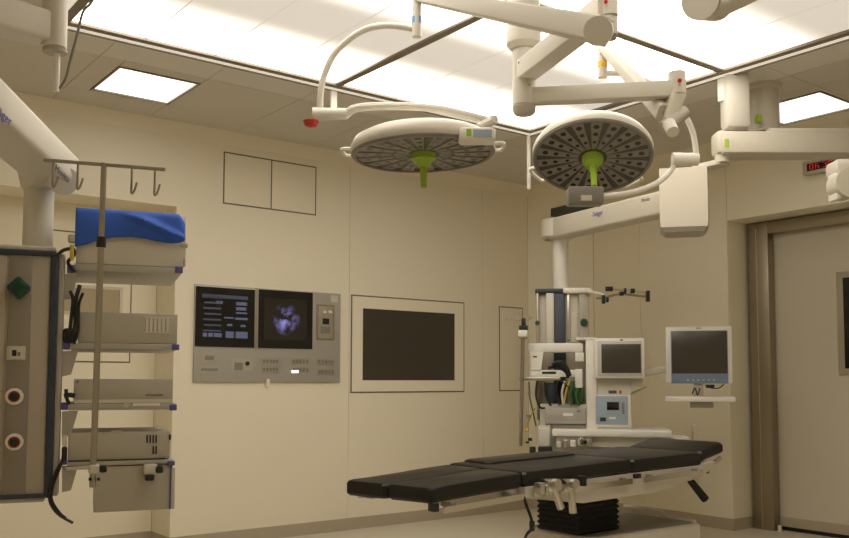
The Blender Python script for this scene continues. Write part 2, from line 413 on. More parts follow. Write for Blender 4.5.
# white holders hanging under the edge
SK = .115
G().bb((MX+.0, KY1+.004, ZC-FB-SK-.012), (MX+.04, KY1+.022, ZC-FB), .003).build('edge_hanger', 'white_bright', cn)
G().bb((KX1+.004, MY+.03, ZC-FB-SK-.012), (KX1+.022, MY+.075, ZC-FB), .003).build('edge_hanger', 'white_bright', cn)
G().bb((KX1-.024, KY1-.008, ZC-FB-.37), (KX1-.004, KY1+.012, ZC-FB), .003).build('edge_hanger', 'white_bright', cn)

# ================================================================== built into the back wall
BF = Frame((0, YB, 0), 0)                             # local y = depth behind the wall face
def bz(px, py): return Py(px, py, YB)
def outline(g, x0, x1, z0, z1, t=.007, d=.002, y=YB):
    g.bb((x0, y-d, z0), (x1, y+.001, z0+t)).bb((x0, y-d, z1-t), (x1, y+.001, z1)).bb((x0, y-d, z0+t), (x0+t, y+.001, z1-t)).bb((x1-t, y-d, z0+t), (x1, y+.001, z1-t))
    return g
def hatch(label, x0, x1, z0, z1, leaves=1):
    t = thing('wall_hatch', label, 'wall panel', ((x0+x1)/2, YB, z0)); g = 0.009
    st = outline(G(), x0, x1, z0, z1, g); wl = (x1-x0)/leaves
    for k in range(1, leaves): st.bb((x0+k*wl-g/2, YB-.002, z0+g), (x0+k*wl+g/2, YB+.001, z1-g))
    st.build('seal', 'groove', t)
    for k in range(leaves):
        a = x0+g if k == 0 else x0+k*wl+g/2; b = x1-g if k == leaves-1 else x0+(k+1)*wl-g/2
        G().bb((a, YB-.0035, z0+g), (b, YB, z1-g), .001).build('panel_leaf', 'wall', t)
hatch('flush cream wall hatch with two leaves, high above the control console', 2.585, 3.315, 2.29, 2.65, 2)
hatch('narrow flush cream wall hatch in the corner behind the anaesthesia pole', 5.11, 5.385, 1.003, 1.72)
# service hatch in the recess
hx0, hx1, hz0, hz1 = 1.42, Py(131, 320, RY).x, Py(131, 363, RY).z, 2.05
t = thing('service_hatch', 'cream service hatch with a small window in the wall recess behind the device shelves', 'wall panel', ((hx0+hx1)/2, RY, hz0))
outline(G(), hx0, hx1, hz0, hz1, .009, .002, RY).build('seal', 'groove', t)
wz1 = Py(110, 290, RY).z; wz0 = Py(110, 313, RY).z; wx1 = Py(119, 300, RY).x
G().bb((hx0+.009, RY-.004, hz0+.009), (hx1-.009, RY, hz1-.009)).build('panel_leaf', 'wall', t)
outline(G(), hx0+.2, wx1+.02, wz0-.02, wz1+.02, .02, .012, RY).build('window_frame', 'cream', t)
G().bb((hx0+.22, RY-.006, wz0), (wx1, RY-.004, wz1)).build('window_pane', 'pane_tan', t)

# recessed wall display
x0, x1, z0, z1 = 3.625, 4.725, .998, 1.731
t = thing('wall_display', 'large blank black display set in a cream frame in the wall', 'display', ((x0+x1)/2, YB, z0))
outline(G(), x0, x1, z0, z1, .010, .003).build('seal', 'groove', t)
s0 = Py(362.3, 344, YB).x; s1 = Py(454.4, 344, YB).x; sz0 = Py(408, 380.3, YB).z; sz1 = Py(408, 311, YB).z
for a, b in (((x0+.010, z0+.010), (x1-.010, sz0)), ((x0+.010, sz1), (x1-.010, z1-.010)), ((x0+.010, sz0), (s0, sz1)), ((s1, sz0), (x1-.010, sz1))):
    G().bb((a[0], YB-.006, a[1]), (b[0], YB+.001, b[1])).build('bezel', 'wall', t)
G().bb((s0, YB-.002, sz0), (s1, YB+.001, sz1)).build('screen', 'screen_off', t)
# wall control console
x0, x1, z0, z1 = 2.392, 3.523, 1.08, 1.728
t = thing('wall_control_console', 'grey steel wall console with two lit screens, sockets and an intercom', 'control panel', ((x0+x1)/2, YB, z0))
G().bb((x0, YB-.020, z0), (x1, YB, z1), .003).build('face_plate', 'grey', t)
Wc = lambda px, py: Py(px, py, YB-.024)
def wbx(name, px0, py0, px1, py1, d0, d1, m, par=None, bevel=0):
    a = Wc(px0, (py0+py1)/2).x; b = Wc(px1, (py0+py1)/2).x; c = Wc((px0+px1)/2, py1).z; d = Wc((px0+px1)/2, py0).z
    return G().bb((a, YB-d1, c), (b, YB-d0, d), bevel).build(name, m, par or t)
sl = wbx('screen', 195.5, 288, 254.5, 347, .018, .026, 'screen')
sr = wbx('screen', 258.5, 291, 312.5, 348.5, .018, .026, 'screen')
wbx('screen_image', 264, 299, 306.5, 340, .0262, .0268, 'xray', sr)
g = G(); g2 = G()
def ui(gg, px0, py0, px1, py1):
    f = lambda px, py: (px, py + (px-230)*.035)
    a = Wc(*f(px0, py1)); b = Wc(*f(px1, py0)); gg.bb((a.x, YB-.0268, a.z), (b.x, YB-.0258, b.z))
for k in range(7): ui(g2, 203+k % 2, 297+k*5.6, 221, 298.5+k*5.6)
ui(g2, 202, 296, 248, 298.2)
for a in ((216, 301.5, 222.5, 304.2), (236, 302, 247, 305), (236, 307, 246, 310), (236, 312, 247, 313.5), (224, 317.2, 233.5, 318.6), (235, 317.5, 247.5, 319.5),
          (227, 324, 232, 326.2), (240.5, 324.5, 245.5, 326.6), (202.5, 333.5, 207, 337.5), (208, 333.5, 212.5, 337.5), (213.5, 333.5, 221.5, 337.5), (225.5, 331.5, 233.5, 338), (235.5, 331.5, 247.5, 338)): ui(g, *a)
g.build('screen_graphics', 'ui', sl, kind='stuff'); g2.build('screen_graphics', 'ui_dim', sl, kind='stuff')
wbx('divider_strip', 255.2, 288, 257.8, 349, .018, .023, 'steel_dark')
ic = wbx('intercom_panel', 316.5, 304.5, 334.5, 340, .019, .0235, 'steel_dark')
wbx('intercom_face', 318.3, 306.2, 332.8, 338.4, .0235, .0255, 'steel', ic)
wbx('intercom_display', 322.5, 318.5, 329, 324.3, .0255, .0265, 'black', ic)
wbx('intercom_grille', 320.5, 326.5, 330, 333.5, .0255, .0262, 'unit_dark', ic)
for k in (323, 328.5): wbx('intercom_button', k, 310.5, k+3, 313.2, .0255, .0275, 'white_bright', ic)
wbx('sticker', 331, 295.5, 338, 302, .0195, .0215, 'unit_light')
wbx('connector_plate', 202, 354, 217.5, 363, .0195, .022, 'steel'); wbx('connector', 205, 356, 214, 360, .022, .026, 'unit_dark')
wbx('socket_plate', 198.5, 366, 220, 373, .0195, .022, 'unit'); wbx('socket_slot', 201, 368.2, 218, 371, .022, .0225, 'unit_dark')
wbx('socket_plate', 232, 358, 253, 371, .0195, .022, 'unit'); wbx('socket_slot', 234.5, 362.5, 243, 370, .022, .0235, 'unit_dark')
c = Wc(247.3, 363.5); G().cyl((c.x, YB-.021, c.z), (c.x, YB-.032, c.z), .014).build('knob', 'black', t)
for px, py in ((262, 358.5), (262, 366.5), (292, 358.5), (292, 367), (317.5, 359), (317.5, 369)):
    b = wbx('switch_plate', px, py, px+17.5, py+6.2, .0195, .0215, 'steel')
    for k in range(5): wbx('switch', px+1.2+k*3.3, py+1.4, px+3.2+k*3.3, py+4.6, .0215, .024, 'unit_dark', b)
for k in (291.8, 295.5): wbx('indicator_light', k, 370.2, k+2.8, 373, .0215, .026, 'diff')
wbx('cable_clip', 266.5, 379, 269.5, 386, .0, .03, 'wall')

# red digital clock high on the right wall
cz = Px(810, 163, XR).z; cz0 = Px(810, 176, XR).z; cy0 = Px(807, 170, XR).y
t = thing('digital_clock', 'small wall clock with a red digital display above the door', 'clock', (XR, cy0-.14, cz0))
G().bb((XR-.06, cy0-.30, cz0), (XR, cy0, cz), .004).build('case', 'steel', t)
G().bb((XR-.064, cy0-.26, cz0+.02), (XR-.06, cy0-.035, cz-.02)).build('display', 'screen', t)
g = G(); dy = .04; zz0 = cz0+.028; hh = (cz-cz0)-.056
for k, sg in enumerate(((0,1,1,1,1,1,1), (1,1,0,1,1,0,1), (0,1,1,0,0,1,1), (1,1,1,1,0,1,1))):
    ya = cy0-.055-k*dy-(.012 if k > 1 else 0); wd = .026; th = .006
    for s_, (u0, v0, u1, v1) in zip(sg, ((0, .46, 1, .54), (0, .92, 1, 1), (0, 0, 1, .08), (0, .5, .18, 1), (0, 0, .18, .5), (.82, .5, 1, 1), (.82, 0, 1, .5))):
        if s_: g.bb((XR-.0655, ya-u1*wd, zz0+v0*hh), (XR-.064, ya-u0*wd, zz0+v1*hh))
g.build('digits', 'led_red', t)

# ================================================================== surgical lamps
def vcyl(px, y0, y1, D, rpx, g, n=24):                # upright cylinder seen between two pixel rows
    p = P(px, (y0+y1)/2, D); a = Vector((p.x, p.y, P(px, y0, D).z)); b = Vector((p.x, p.y, P(px, y1, D).z))
    return g.cyl(a, b, rpx/F*D, n=n)
HUB = P(524, 75, 3.4)
lm = thing('lamp_ceiling_mount', 'white ceiling column with two swivel arms carrying the surgical lamps', 'lamp mount', (HUB.x, HUB.y, ZC))
def hz(py, D=3.4, px=524): return P(px, py, D).z
G().lathe([(.10, ZC), (.10, ZC-.05), (.062, ZC-.06), (.062, hz(30)), (.066, hz(31)), (.066, hz(44)), (.050, hz(49))], (HUB.x, HUB.y, 0)).build('ceiling_tube', 'white', lm)
G().lathe([(.042, hz(40)), (.042, hz(80))], (HUB.x, HUB.y, 0)).build('upper_hub', 'white', lm)
G().lathe([(.0435, hz(80.3)), (.0435, hz(106)), (.040, hz(107))], (HUB.x, HUB.y, 0)).build('lower_hub', 'white', lm)
G().lathe([(.041, hz(107)), (.044, hz(108)), (.042, hz(113)), (.034, hz(115.5))], (HUB.x, HUB.y, 0)).build('hub_cap', 'cap', lm)
for py in (41, 66, 88): 
    p = P(518 if py != 88 else 528, py, 3.4) - fw*.043; G().cyl(p, p-fw*.004, .005, n=10).build('screw', 'cap', lm)
E1 = P(608, 25, 2.8)
a1 = G(); pe = P(606, 38, 2.85); a1.beam(Vector((HUB.x, HUB.y, hz(72))), Vector((E1.x, E1.y, hz(72))), (.075, .075), (.07, .075), .08).build('swivel_arm', 'white', lm)
g = G(); vcyl(609.5, -12, 16.5, 2.8, 8.3, g); g.build('elbow_top', 'white', lm)
g = G(); vcyl(609, 17, 36, 2.8, 8.6, g); g.build('elbow', 'white', lm)
g = G(); vcyl(609, 36, 39, 2.8, 7.5, g); g.build('elbow_cap', 'cap', lm)
p = P(604, 5, 2.8) - fw*.026; G().cyl(p, p-fw*.004, .006, n=10).build('marker_dot', 'red', lm)
E2 = P(677, 88, 3.3)
G().beam(Vector((HUB.x, HUB.y, hz(97.5))), Vector((E2.x, E2.y, hz(97.5)-.002)), (.058, .058), (.056, .060), .07).build('swivel_arm', 'white', lm)
g = G(); vcyl(677, 72.5, 95, 3.3, 8.8, g); g.build('elbow', 'white', lm)
p = P(677, 83, 3.3) - fw*.033; G().cyl(p, p-fw*.003, .008, n=12).build('marker_dot', 'red', lm)
p = P(677, 87, 3.3) - fw*.033; G().cyl(p, p-fw*.003, .005, n=12).build('screw', 'cap', lm)

def lamp_head(t, C, R, n, side):
    """LED disc: C centre, n the direction it shines, side a vector in the disc plane (handle box on the opposite side)"""
    z = -n.normalized(); x = (side - z*side.dot(z)).normalized(); y = z.cross(x); Rm = Matrix((x, y, z)).transposed()
    hd = G().lathe([(R*.985, .006), (R*1.005, .016), (R*1.0, .034), (R*.95, .058), (R*.82, .076), (R*.5, .090), (R*.2, .094), (.001, .095)], C, Rm, 56, caps=False).build('lamp_shell', 'white', t)
    G().lathe([(R*.93, .004), (R*.93, -.004), (R*.975, -.004), (R*1.0, .004), (R*.985, .010)], C, Rm, 56, caps=False).build('rim', 'lens_rim', hd)
    ln = G().lathe([(.001, .004), (R*.93, .004)], C, Rm, 56, caps=False).build('lens', 'lens', hd)
    gr = G(); gl = G()
    for k in range(18):
        a = 2*pi*k/18+.09
        for w0, w1, r0, r1, zz, gg in ((.018, .052, .24, .92, .0015, gr),):
            c, s_ = cos(a), sin(a); q = []
            for r, wv in ((r0*R, w0), (r1*R, w1)):
                q += [(r, -wv/2), (r, wv/2)]
            q = [q[0], q[1], q[3], q[2]]
            gg._loft([[C + Rm @ Vector((u*c-v*s_, u*s_+v*c, zq)) for u, v in q] for zq in (zz, zz+.003)])
        for r, rr in ((.42, .0085), (.62, .011), (.80, .013)):
            c = C + Rm @ Vector((cos(a)*r*R, sin(a)*r*R, .002)); gl.cyl(c, c + n.normalized()*.0012, rr, n=10)
    gr.build('lens_segments', 'lens_rib', hd, kind='stuff'); gl.build('led_lenses', 'led', hd, kind='stuff')
    hb = G().lathe([(.001, -.026), (.030, -.026), (.047, -.018), (.047, .004)], C, Rm, 28, caps=False).build('handle_base', 'green', hd)
    return hd, x, y, z, Rm
def grab(t, hd, C, R, x, y, z, a):                    # white grab handle standing off the rim
    d = x*cos(a)+y*sin(a); s_ = -x*sin(a)+y*cos(a); b = C + d*R*.98 + z*.025
    G().tube([b - s_*.05, b - s_*.045 + d*.035, b + s_*.045 + d*.035, b + s_*.05], .008, 8, 5).build('grab_handle', 'white_bright', hd)

# lamp on the blue-ringed arm
L1 = thing('surgical_lamp', 'round surgical lamp head seen edge-on, hung from the blue-ringed arm', 'surgical lamp', (E1.x, E1.y, P(600, 30, 2.8).z))
a0 = P(603, 31, 2.76); a1 = P(420, -4, 3.35)
G().beam(a0, a1, (.075, .082), (.05, .048), .12).build('spring_arm', 'white', L1)
G().cyl(P(598, 31, 2.70), P(600, 31, 2.82), .044, n=28).build('arm_joint', 'white', L1)
gk = P(520, 21, 3.0); 
g = G(); vcyl(416.8, -6, 37.5, 3.35, 4.6, g); g.build('pivot', 'white', L1)
g = G(); vcyl(416.8, 17, 24, 3.35, 4.9, g); g.build('pivot_ring', 'blue_ring', L1)
G().tube([P(*q) for q in ((416, 29.5, 3.36), (404, 27, 3.37), (385, 25.5, 3.38), (365, 29.5, 3.40), (347, 41, 3.42), (333, 56, 3.43), (323.5, 78, 3.44), (320.5, 95, 3.44), (320, 109, 3.44))], .0125, 12).build('arch_tube', 'white', L1)
J = G().cyl(P(313, 114.5, 3.44), P(347, 114, 3.44), .027, .022).build('swivel_joint', 'white', L1)
p = P(311, 121, 3.44); G().lathe([(.030, 0), (.030, -.006), (.022, -.020), (.001, -.024)], p, caps=False).build('brake_cap', 'red', J)
C1 = P(423, 155, 3.42); R1 = .275
n1 = (Vector((0, 0, -1)) + rt*.03 - fw*.01).normalized()
hd, x, y, z, Rm = lamp_head(L1, C1, R1, n1, rt)
G().tube([P(*q) for q in ((346, 114.5, 3.44), (354, 109, 3.43), (372, 106.5, 3.42), (405, 106.3, 3.40), (440, 109, 3.40), (468, 115, 3.40), (490, 120.5, 3.40))], lambda t: .017-.004*t, 10).build('yoke', 'white', L1)
G().lathe([(.001, .02), (.018, .012), (.02, 0), (.018, -.012), (.001, -.02)], P(493, 120, 3.40), n=16, caps=False).build('yoke_joint', 'white_bright', L1)
G().tube([P(492, 121, 3.40), P(484, 125, 3.38), P(478, 128, 3.36)], .018, 10).build('yoke_end', 'white', L1)
cf = Frame(P(478, 132, 3.16), YAW-pi/2)
cb = cf.pb(cf.g(), 459, 126.5, 496, 139.5, 0, .09, .012).build('control_box', 'white_bright', L1)
cf.pb(cf.g(), 466.5, 129, 471.5, 136, -.0015, .003).build('control_button', 'green', cb)
cf.pb(cf.g(), 473, 129.5, 492, 137, -.0015, .003).build('control_label', 'panel_blue', cb)
g = G(); hc = C1 + n1*.02
hs = G().cyl(hc, C1 + n1*.045, .040, .022, n=20).build('handle_collar', 'green', hd)
G().cyl(C1 + n1*.03, C1 + n1*.125, .015, .0115, n=16).build('sterile_handle', 'green', hd)
for a in (pi*.97, .02): grab(L1, hd, C1, R1, x, y, z, a)

# lamp on the yellow-ringed arm
L2 = thing('surgical_lamp', 'round surgical lamp showing its LED face with a green handle, hung from the yellow-ringed arm', 'surgical lamp', (E2.x, E2.y, P(677, 95, 3.3).z))
G().beam(P(677, 95, 3.3), P(670, 121, 3.28), (.062, .062), (.05, .05), .3, upv=fw).build('elbow_block', 'cream', L2)
G().cyl(P(663, 129, 3.24), P(684, 112, 3.30), .026, n=20).build('arm_joint', 'cap', L2)
G().cyl(P(669, 124, 3.22), P(673, 132, 3.18), .024, .022, n=20).build('joint_cap', 'white_bright', L2)
G().beam(P(664, 113, 3.30), P(604, 47, 3.8), (.055, .065), (.045, .045), .3).build('spring_arm', 'white', L2)
g = G(); vcyl(602.5, 49, 78, 3.8, 4.6, g); g.build('pivot', 'white', L2)
g = G(); vcyl(602.5, 62, 67.5, 3.8, 5, g); g.build('pivot_ring', 'yellow', L2)
G().tube([P(*q) for q in ((603, 74, 3.8), (616, 73, 3.81), (633, 76, 3.82), (655, 86, 3.84), (674, 101, 3.85), (686, 117, 3.86), (693.5, 135, 3.87), (696.5, 156, 3.88))], .0125, 12).build('arch_tube', 'white_bright', L2)
G().cyl(P(672.5, 159, 3.88), P(698, 159.5, 3.88), .027, n=20).build('swivel_joint', 'white_bright', L2)
C2 = P(592.5, 158.5, 3.96); R2 = .264
dd = (C2-CAM).normalized(); hor = Vector((dd.x, dd.y, 0)).normalized()
ti = radians(24); n2 = (Vector((0, 0, -1))*cos(ti) - hor*sin(ti)).normalized()
hd, x, y, z, Rm = lamp_head(L2, C2, R2, n2, rt)
for p_ in (1,):
    G().tube([P(*q) for q in ((674.5, 160, 3.88), (671.5, 170, 3.88), (660, 181, 3.85), (643, 189, 3.80), (625, 193.5, 3.76), (606, 196, 3.74), (596, 197, 3.74))], .012, 10).build('yoke', 'white_bright', L2)
bf = Frame(P(587, 195, 3.70), YAW-pi/2)
hbx = bf.pb(bf.g(), 569, 186, 604, 203.5, 0, .08, .006).build('handle_box', 'lens_rim', L2)
bf.pb(bf.g(), 581, 195, 592, 200.5, -.0015, .003).build('control_label', 'unit_light', hbx)
G().cyl(C2 + n2*.026, C2 + n2*.05, .036, .026, n=20).build('handle_collar', 'green', hd)
G().cyl(C2 + n2*.03, P(594.5, 187, 3.78), .016, .0125, n=16).build('sterile_handle', 'green', hd)
for a in (radians(42), radians(142)): grab(L2, hd, C2, R2, x, y, z, a)

# elbow of a further ceiling arm, cut by the top of the frame
D3 = 2.9
t = thing('swivel_boom', 'rounded white elbow of a ceiling arm crossing the bright panels beside the beam', 'ceiling arm', P(712, 20, D3))
G().cyl(P(700, 0, D3-.02), P(716, 2, D3+.09), .062, n=28).build('elbow_disc', 'white', t)
G().beam(P(716, 3, D3+.02), P(800, -36, D3-.25), (.08, .085), (.07, .075), .25).build('arm', 'white', t)
g = G(); vcyl(699, -70, -4, D3+.03, 12, g); g.build('drop_tube', 'white', t)
pp = P(699, -40, D3+.03); G().lathe([(.045, pp.z), (.045, ZC)], (pp.x, pp.y, 0)).build('ceiling_tube', 'white', t)

# ================================================================== anaesthesia pendant (ceiling column, beam, lift housing, arm, supply head)
CB = Pz(763, 86, ZC); BD = 5.0
t = thing('anaesthesia_pendant', 'white ceiling supply pendant with a boxy lift housing and supply head above the anaesthesia machine', 'ceiling pendant', (CB.x, CB.y, ZC))
def cz_(py, D=5.1): return P(768, py, D).z
G().lathe([(.102, ZC), (.102, ZC-.02), (.086, ZC-.03), (.086, cz_(131))], (CB.x, CB.y, 0), n=36).build('ceiling_column', 'cream', t)
c2 = P(735, 110, 4.95)
G().box((c2.x, c2.y, (ZC-.0+P(735, 131, 4.95).z)/2), (.135, .135, ZC-P(735, 131, 4.95).z), .03, R=Matrix.Rotation(YAW-pi/2, 3, 'Z')).build('ceiling_column', 'white', t)
bfm = Frame(P(780, 145, BD-.12), YAW-pi/2)
bm_ = bfm.g(); a = bfm.L(724, 152.5); b = bfm.L(900, 131)
bm_.bb((a.x, 0, a.z), (b.x, .18, b.z), .010).build('beam', 'pendant', t)
g = bfm.g(); q0 = bfm.L(715, 155, .08); q1 = bfm.L(724, 132, .08); g.bb((q0.x, .03, q0.z), (q1.x+.01, .16, q1.z), .02).build('beam_end', 'pendant', t)
bfm.pb(bfm.g(), 769, 128, 860, 132, .02, .2, .004).build('beam_lid', 'white', t)
for px, py, yl in ((725.5, 142.5, -.003), (729.2, 142.5, -.003)): pass
bfm.pb(bfm.g(), 724.8, 139, 729, 147, -.003, .003).build('marker', 'green', t)
p = P(759.5, 118, 4.83)
cfm = Frame(P(759.5, 118, 5.05), YAW-pi/2)
cfm.pb(cfm.g(), 757, 114.5, 762.5, 121.5, -.022, .04).build('marker', 'green', t)
# lift housing
hf = Frame(P(685, 200, 5.02), YAW-pi/2 - radians(14))
a = hf.L(660, 222); b = hf.L(709, 166)
g = hf.g(); hx = (a.x+b.x)/2; w2 = (b.x-a.x)/2
prof = [(-w2, 0), (w2*.92, 0), (w2*1.0, .03), (w2*1.0, .24), (w2*.8, .28), (-w2*.8, .28), (-w2, .24)]
zt, zb = b.z, a.z
def hring(z_, sc=1.0): return [(hx + u*sc, .14 + (v-.14)*sc, z_) for u, v in prof]
g._loft([hring(zt), hring(zb), hring(zb-.03, .97)]); g.build('lift_housing', 'pendant', t)
g = hf.g(); g._loft([hring(zb-.03, .97), hring(zb-.055, .80), hring(zb-.058, .5)]); g.build('housing_base', 'cap', t)
q = P(697, 163, 5.12); zb_ = bfm.w(bfm.L(724, 152.5)).z
G().beam(Vector((q.x, q.y, hf.w((0, 0, zt)).z+.012)), Vector((bfm.w((bfm.L(724, 150, .09).x, .09, 0)).x, bfm.w((bfm.L(724, 150, .09).x, .09, 0)).y, hf.w((0, 0, zt)).z+.012)), (.09, .03), (.08, .03), .15).build('pivot_plate', 'pendant', t)
q = bfm.w((bfm.L(722, 150, .09).x, .09, 0)); G().cyl((q.x, q.y, hf.w((0, 0, zt)).z+.01), (q.x, q.y, zb_+.01), .038, n=24).build('pivot', 'pendant', t)
# arm
A0 = P(670, 203, 5.1); A1 = P(560, 228.5, 6.32)
G().beam(A0, A1, (.14, .135), (.14, .145), .12).build('spring_arm', 'pendant', t)
aa = P(554, 229.5, 6.36); G().lathe([(.001, .074), (.08, .070), (.09, .056), (.09, -.056), (.065, -.076)], aa, n=28, caps=False).build('arm_end', 'pendant', t)
nrm = (A1-A0).cross(Vector((0, 0, 1))).normalized(); nrm = -nrm if nrm.dot(fw) > 0 else nrm
text('Dräger', P(597.5, 213.5, 5.68), A0-A1, nrm, .042, 'logo', t)
text('Movita', P(645.5, 199.8, 5.10), A0-A1, nrm, .030, 'ink', t)
G().beam(P(557, 213, 6.4), P(588, 206, 5.98), (.10, .06), (.10, .06), .1).build('arm_cable_cover', 'black', t)
PD = 6.36; pc = P(560.5, 262, PD)
def pz(py, D=PD): return P(560, py, D).z
G().lathe([(.090, pz(233)), (.090, pz(238)), (.057, pz(241)), (.054, pz(290))], (pc.x, pc.y, 0), n=24).build('pole', 'white_bright', t)
sf = Frame(P(562, 300, 6.22), YAW-pi/2 - radians(8))
sf.pb(sf.g(), 535, 288.5, 566, 293, -.02, .34, .008).build('head_lid', 'bluegrey', t)
sf.pb(sf.g(), 563, 287.5, 592, 293, -.03, .36, .010).build('head_lid', 'white_bright', t)
g = sf.g(); sf.pb(g, 538, 293, 588, 452, .02, .28, .02); g.build('supply_head', 'console_light', t)
sf.pb(sf.g(), 546, 293, 554, 345, -.02, .06, .006).build('edge_profile', 'white', t)
sf.pb(sf.g(), 554, 293, 566, 452, -.01, .05, .006).build('edge_profile', 'bluegrey', t)
sf.pb(sf.g(), 536.5, 293, 539, 420, -.02, .04, .004).build('edge_profile', 'steel_dark', t)
sf.pb(sf.g(), 567, 293, 570, 340, .0, .03, .004).build('edge_profile', 'steel', t)
sf.pb(sf.g(), 571, 312, 577, 342, .012, .02).build('service_panel', 'cream', t)
sf.pb(sf.g(), 579, 293, 589, 342, -.01, .04, .006).build('edge_profile', 'unit', t)
for px, py, r in ((584, 322.5, .028), (537.5, 323, .018)):
    q = sf.w(sf.L(px, py, -.012)); G().cyl(q, q-sf.y*.03, r, r*.75, n=18).build('gas_valve', 'green_dark', t)

# hose rail arm above the machine
rf = Frame(P(610, 293, 6.05), YAW-pi/2)
t = thing('hose_holder', 'horizontal holder bar with dark clamps reaching out from the pendant head', 'holder', rf.w(rf.L(590, 291)))
g = G(); g.tube([rf.w(rf.L(*q)) for q in ((586, 291, .1), (600, 294, .02), (606, 297, 0))], .012, 8); g.build('bracket', 'white', t)
G().tube([rf.w(rf.L(*q)) for q in ((596, 298, 0), (606, 297, 0), (620, 294, 0), (640, 296, 0), (648, 296.5, 0))], .008, 8).build('rail', 'steel_dark', t)
G().tube([rf.w(rf.L(*q)) for q in ((607, 288.5, -.01), (622, 290, -.01), (648, 292, -.01))], .006, 8).build('rail', 'steel', t)
for x_, y_, x2, y2 in ((606, 286.5, 613, 291), (602.5, 295, 605.5, 303.5), (606.5, 297.5, 609, 302), (624.5, 288, 626.5, 293.5), (631, 288.5, 635, 293), (646.5, 290.5, 650, 301.5), (620, 291.5, 624, 295.5)):
    rf.pb(rf.g(), x_, y_, x2, y2, -.02, .03, .003).build('clamp', 'black', t)

# ================================================================== anaesthesia machine
AF = Frame(P(600, 400, 5.97), YAW-pi/2 - radians(10))
am = thing('anaesthesia_machine', 'white anaesthesia machine with blue control panel and hoses behind the operating table', 'anaesthesia machine', AF.w((0, .2, AF.L(600, 470).z-AF.o.z if False else AF.L(600, 470).z)))
def ap(name, x0, y0, x1, y1, yl, dp, m, bevel=.004, par=None, label=None):
    return AF.pb(AF.g(), x0, y0, x1, y1, yl, dp, bevel).build(name, m, par or am, label=label)
ap('cross_bar', 528, 343, 583, 352.5, .0, .08, 'white_bright', .012)
ap('cross_bar', 530, 370, 582, 377, .0, .08, 'white_bright', .008)
ap('tray', 519, 377, 560, 380.5, -.02, .14, 'steel', .003)
g = AF.g(); L = [AF.L(*q) for q in ((530, 352), (543.5, 352), (541, 370), (531.5, 370))]
g.prism([(q.x, q.z) for q in L], -.005, .06); g.build('side_post', 'white_bright', am)
ap('hinge', 575, 352.5, 584, 361.5, -.01, .07, 'white_bright', .006); ap('hinge', 575, 369, 582.5, 388, -.01, .07, 'white_bright', .006)
ap('screw', 533, 356, 537, 357.5, -.007, .004, 'ink', 0); ap('dark_insert', 542, 371.5, 556, 374, -.003, .01, 'green_dark', .001)
ap('tower', 586, 338, 597, 440, .0, .14, 'white_bright', .008); ap('tower_top', 576, 337.5, 597, 340, -.005, .16, 'white_bright', .004)
ap('body', 586, 378, 632, 429, .02, .25, 'white', .010)
ap('body', 540, 404, 588, 452, .03, .25, 'unit_light', .008); ap('vaporizer_rack', 545, 408, 586, 424, -.01, .06, 'grey', .006)
ap('rack_label', 563, 413, 573, 416, -.012, .003, 'white_bright', 0); ap('rack_label', 577, 410, 580, 412.5, -.012, .003, 'unit_dark', 0)
ap('shadow_gap', 552, 425, 586, 430, .0, .05, 'unit_dark', .002)
ap('worktop', 552, 430, 672, 437, -.10, .42, 'white_bright', .008); ap('drawer', 590, 436.5, 690, 448, -.05, .35, 'white', .008); ap('drawer_base', 556, 448, 690, 468, -.02, .30, 'cream', .006)
cp = ap('control_panel', 594.5, 396, 628, 424.5, .0, .03, 'panel_blue', .006)
ap('panel_frame', 592, 395, 631, 427, .01, .03, 'white_bright', .008)
ap('panel_screen', 607, 402, 619, 410, -.003, .005, 'screen', .001, cp); ap('panel_keys', 622, 402.5, 624.5, 414, -.003, .005, 'unit_dark', .001, cp)
ap('panel_logo', 600, 417.5, 606, 421.5, -.002, .004, 'bluegrey', 0, cp); ap('panel_label', 609, 417, 616, 419, -.002, .004, 'white_bright', 0, cp)
ap('lettering', 608.5, 390.5, 616.5, 393.5, .016, .006, 'ink', 0); ap('red_mark', 619.5, 390.5, 621.5, 393.5, .016, .006, 'red', 0)
# hoses and flowmeters
hoses = [(((552, 365), (560, 362), (567, 368), (570, 376)), 'black', .012), (((548, 368), (558, 367), (566, 372), (568, 378)), 'rubber', .011), (((545, 382), (546, 395), (551, 406)), 'black', .008), (((537, 381), (536, 396), (540, 407), (545, 408)), 'rubber', .007),
         (((558, 381), (556, 392), (560, 405)), 'black', .010), (((565, 381), (562, 392), (563, 404)), 'unit_light', .008), (((570, 380), (566, 392), (564, 404)), 'hose_yellow', .007), (((573, 381), (571, 393), (572, 405)), 'hose_green', .010),
         (((578, 388), (576, 396), (579, 406)), 'hose_green', .010), (((529, 382), (530, 398), (533, 412), (536, 426)), 'hose_green', .005), (((535, 408), (529, 420), (527, 430)), 'hose_yellow', .005), (((561, 381), (571, 390), (575, 404)), 'black', .008)]
for pts, m_, r in hoses:
    G().tube([AF.w(AF.L(*q, -.02 if m_ != 'rubber' else .0)) for q in pts], r, 8).build('hose', m_, am)
ap('bottle', 546, 383, 556, 403, .02, .05, 'bluegrey', .015); ap('bottle', 572, 386, 584, 404, .02, .05, 'hose_green', .012)
ap('canister', 538, 428, 550, 447, -.08, .06, 'unit_light', .012); 
for k in range(4): ap('canister_valve', 538.5+k*3, 425.5, 540.3+k*3, 429, -.07, .03, 'white_bright', .002)
ap('canister_foot', 538, 447, 552, 454, -.09, .08, 'black', .004); ap('black_bracket', 529.5, 447, 535.5, 455, -.08, .05, 'black', .004)
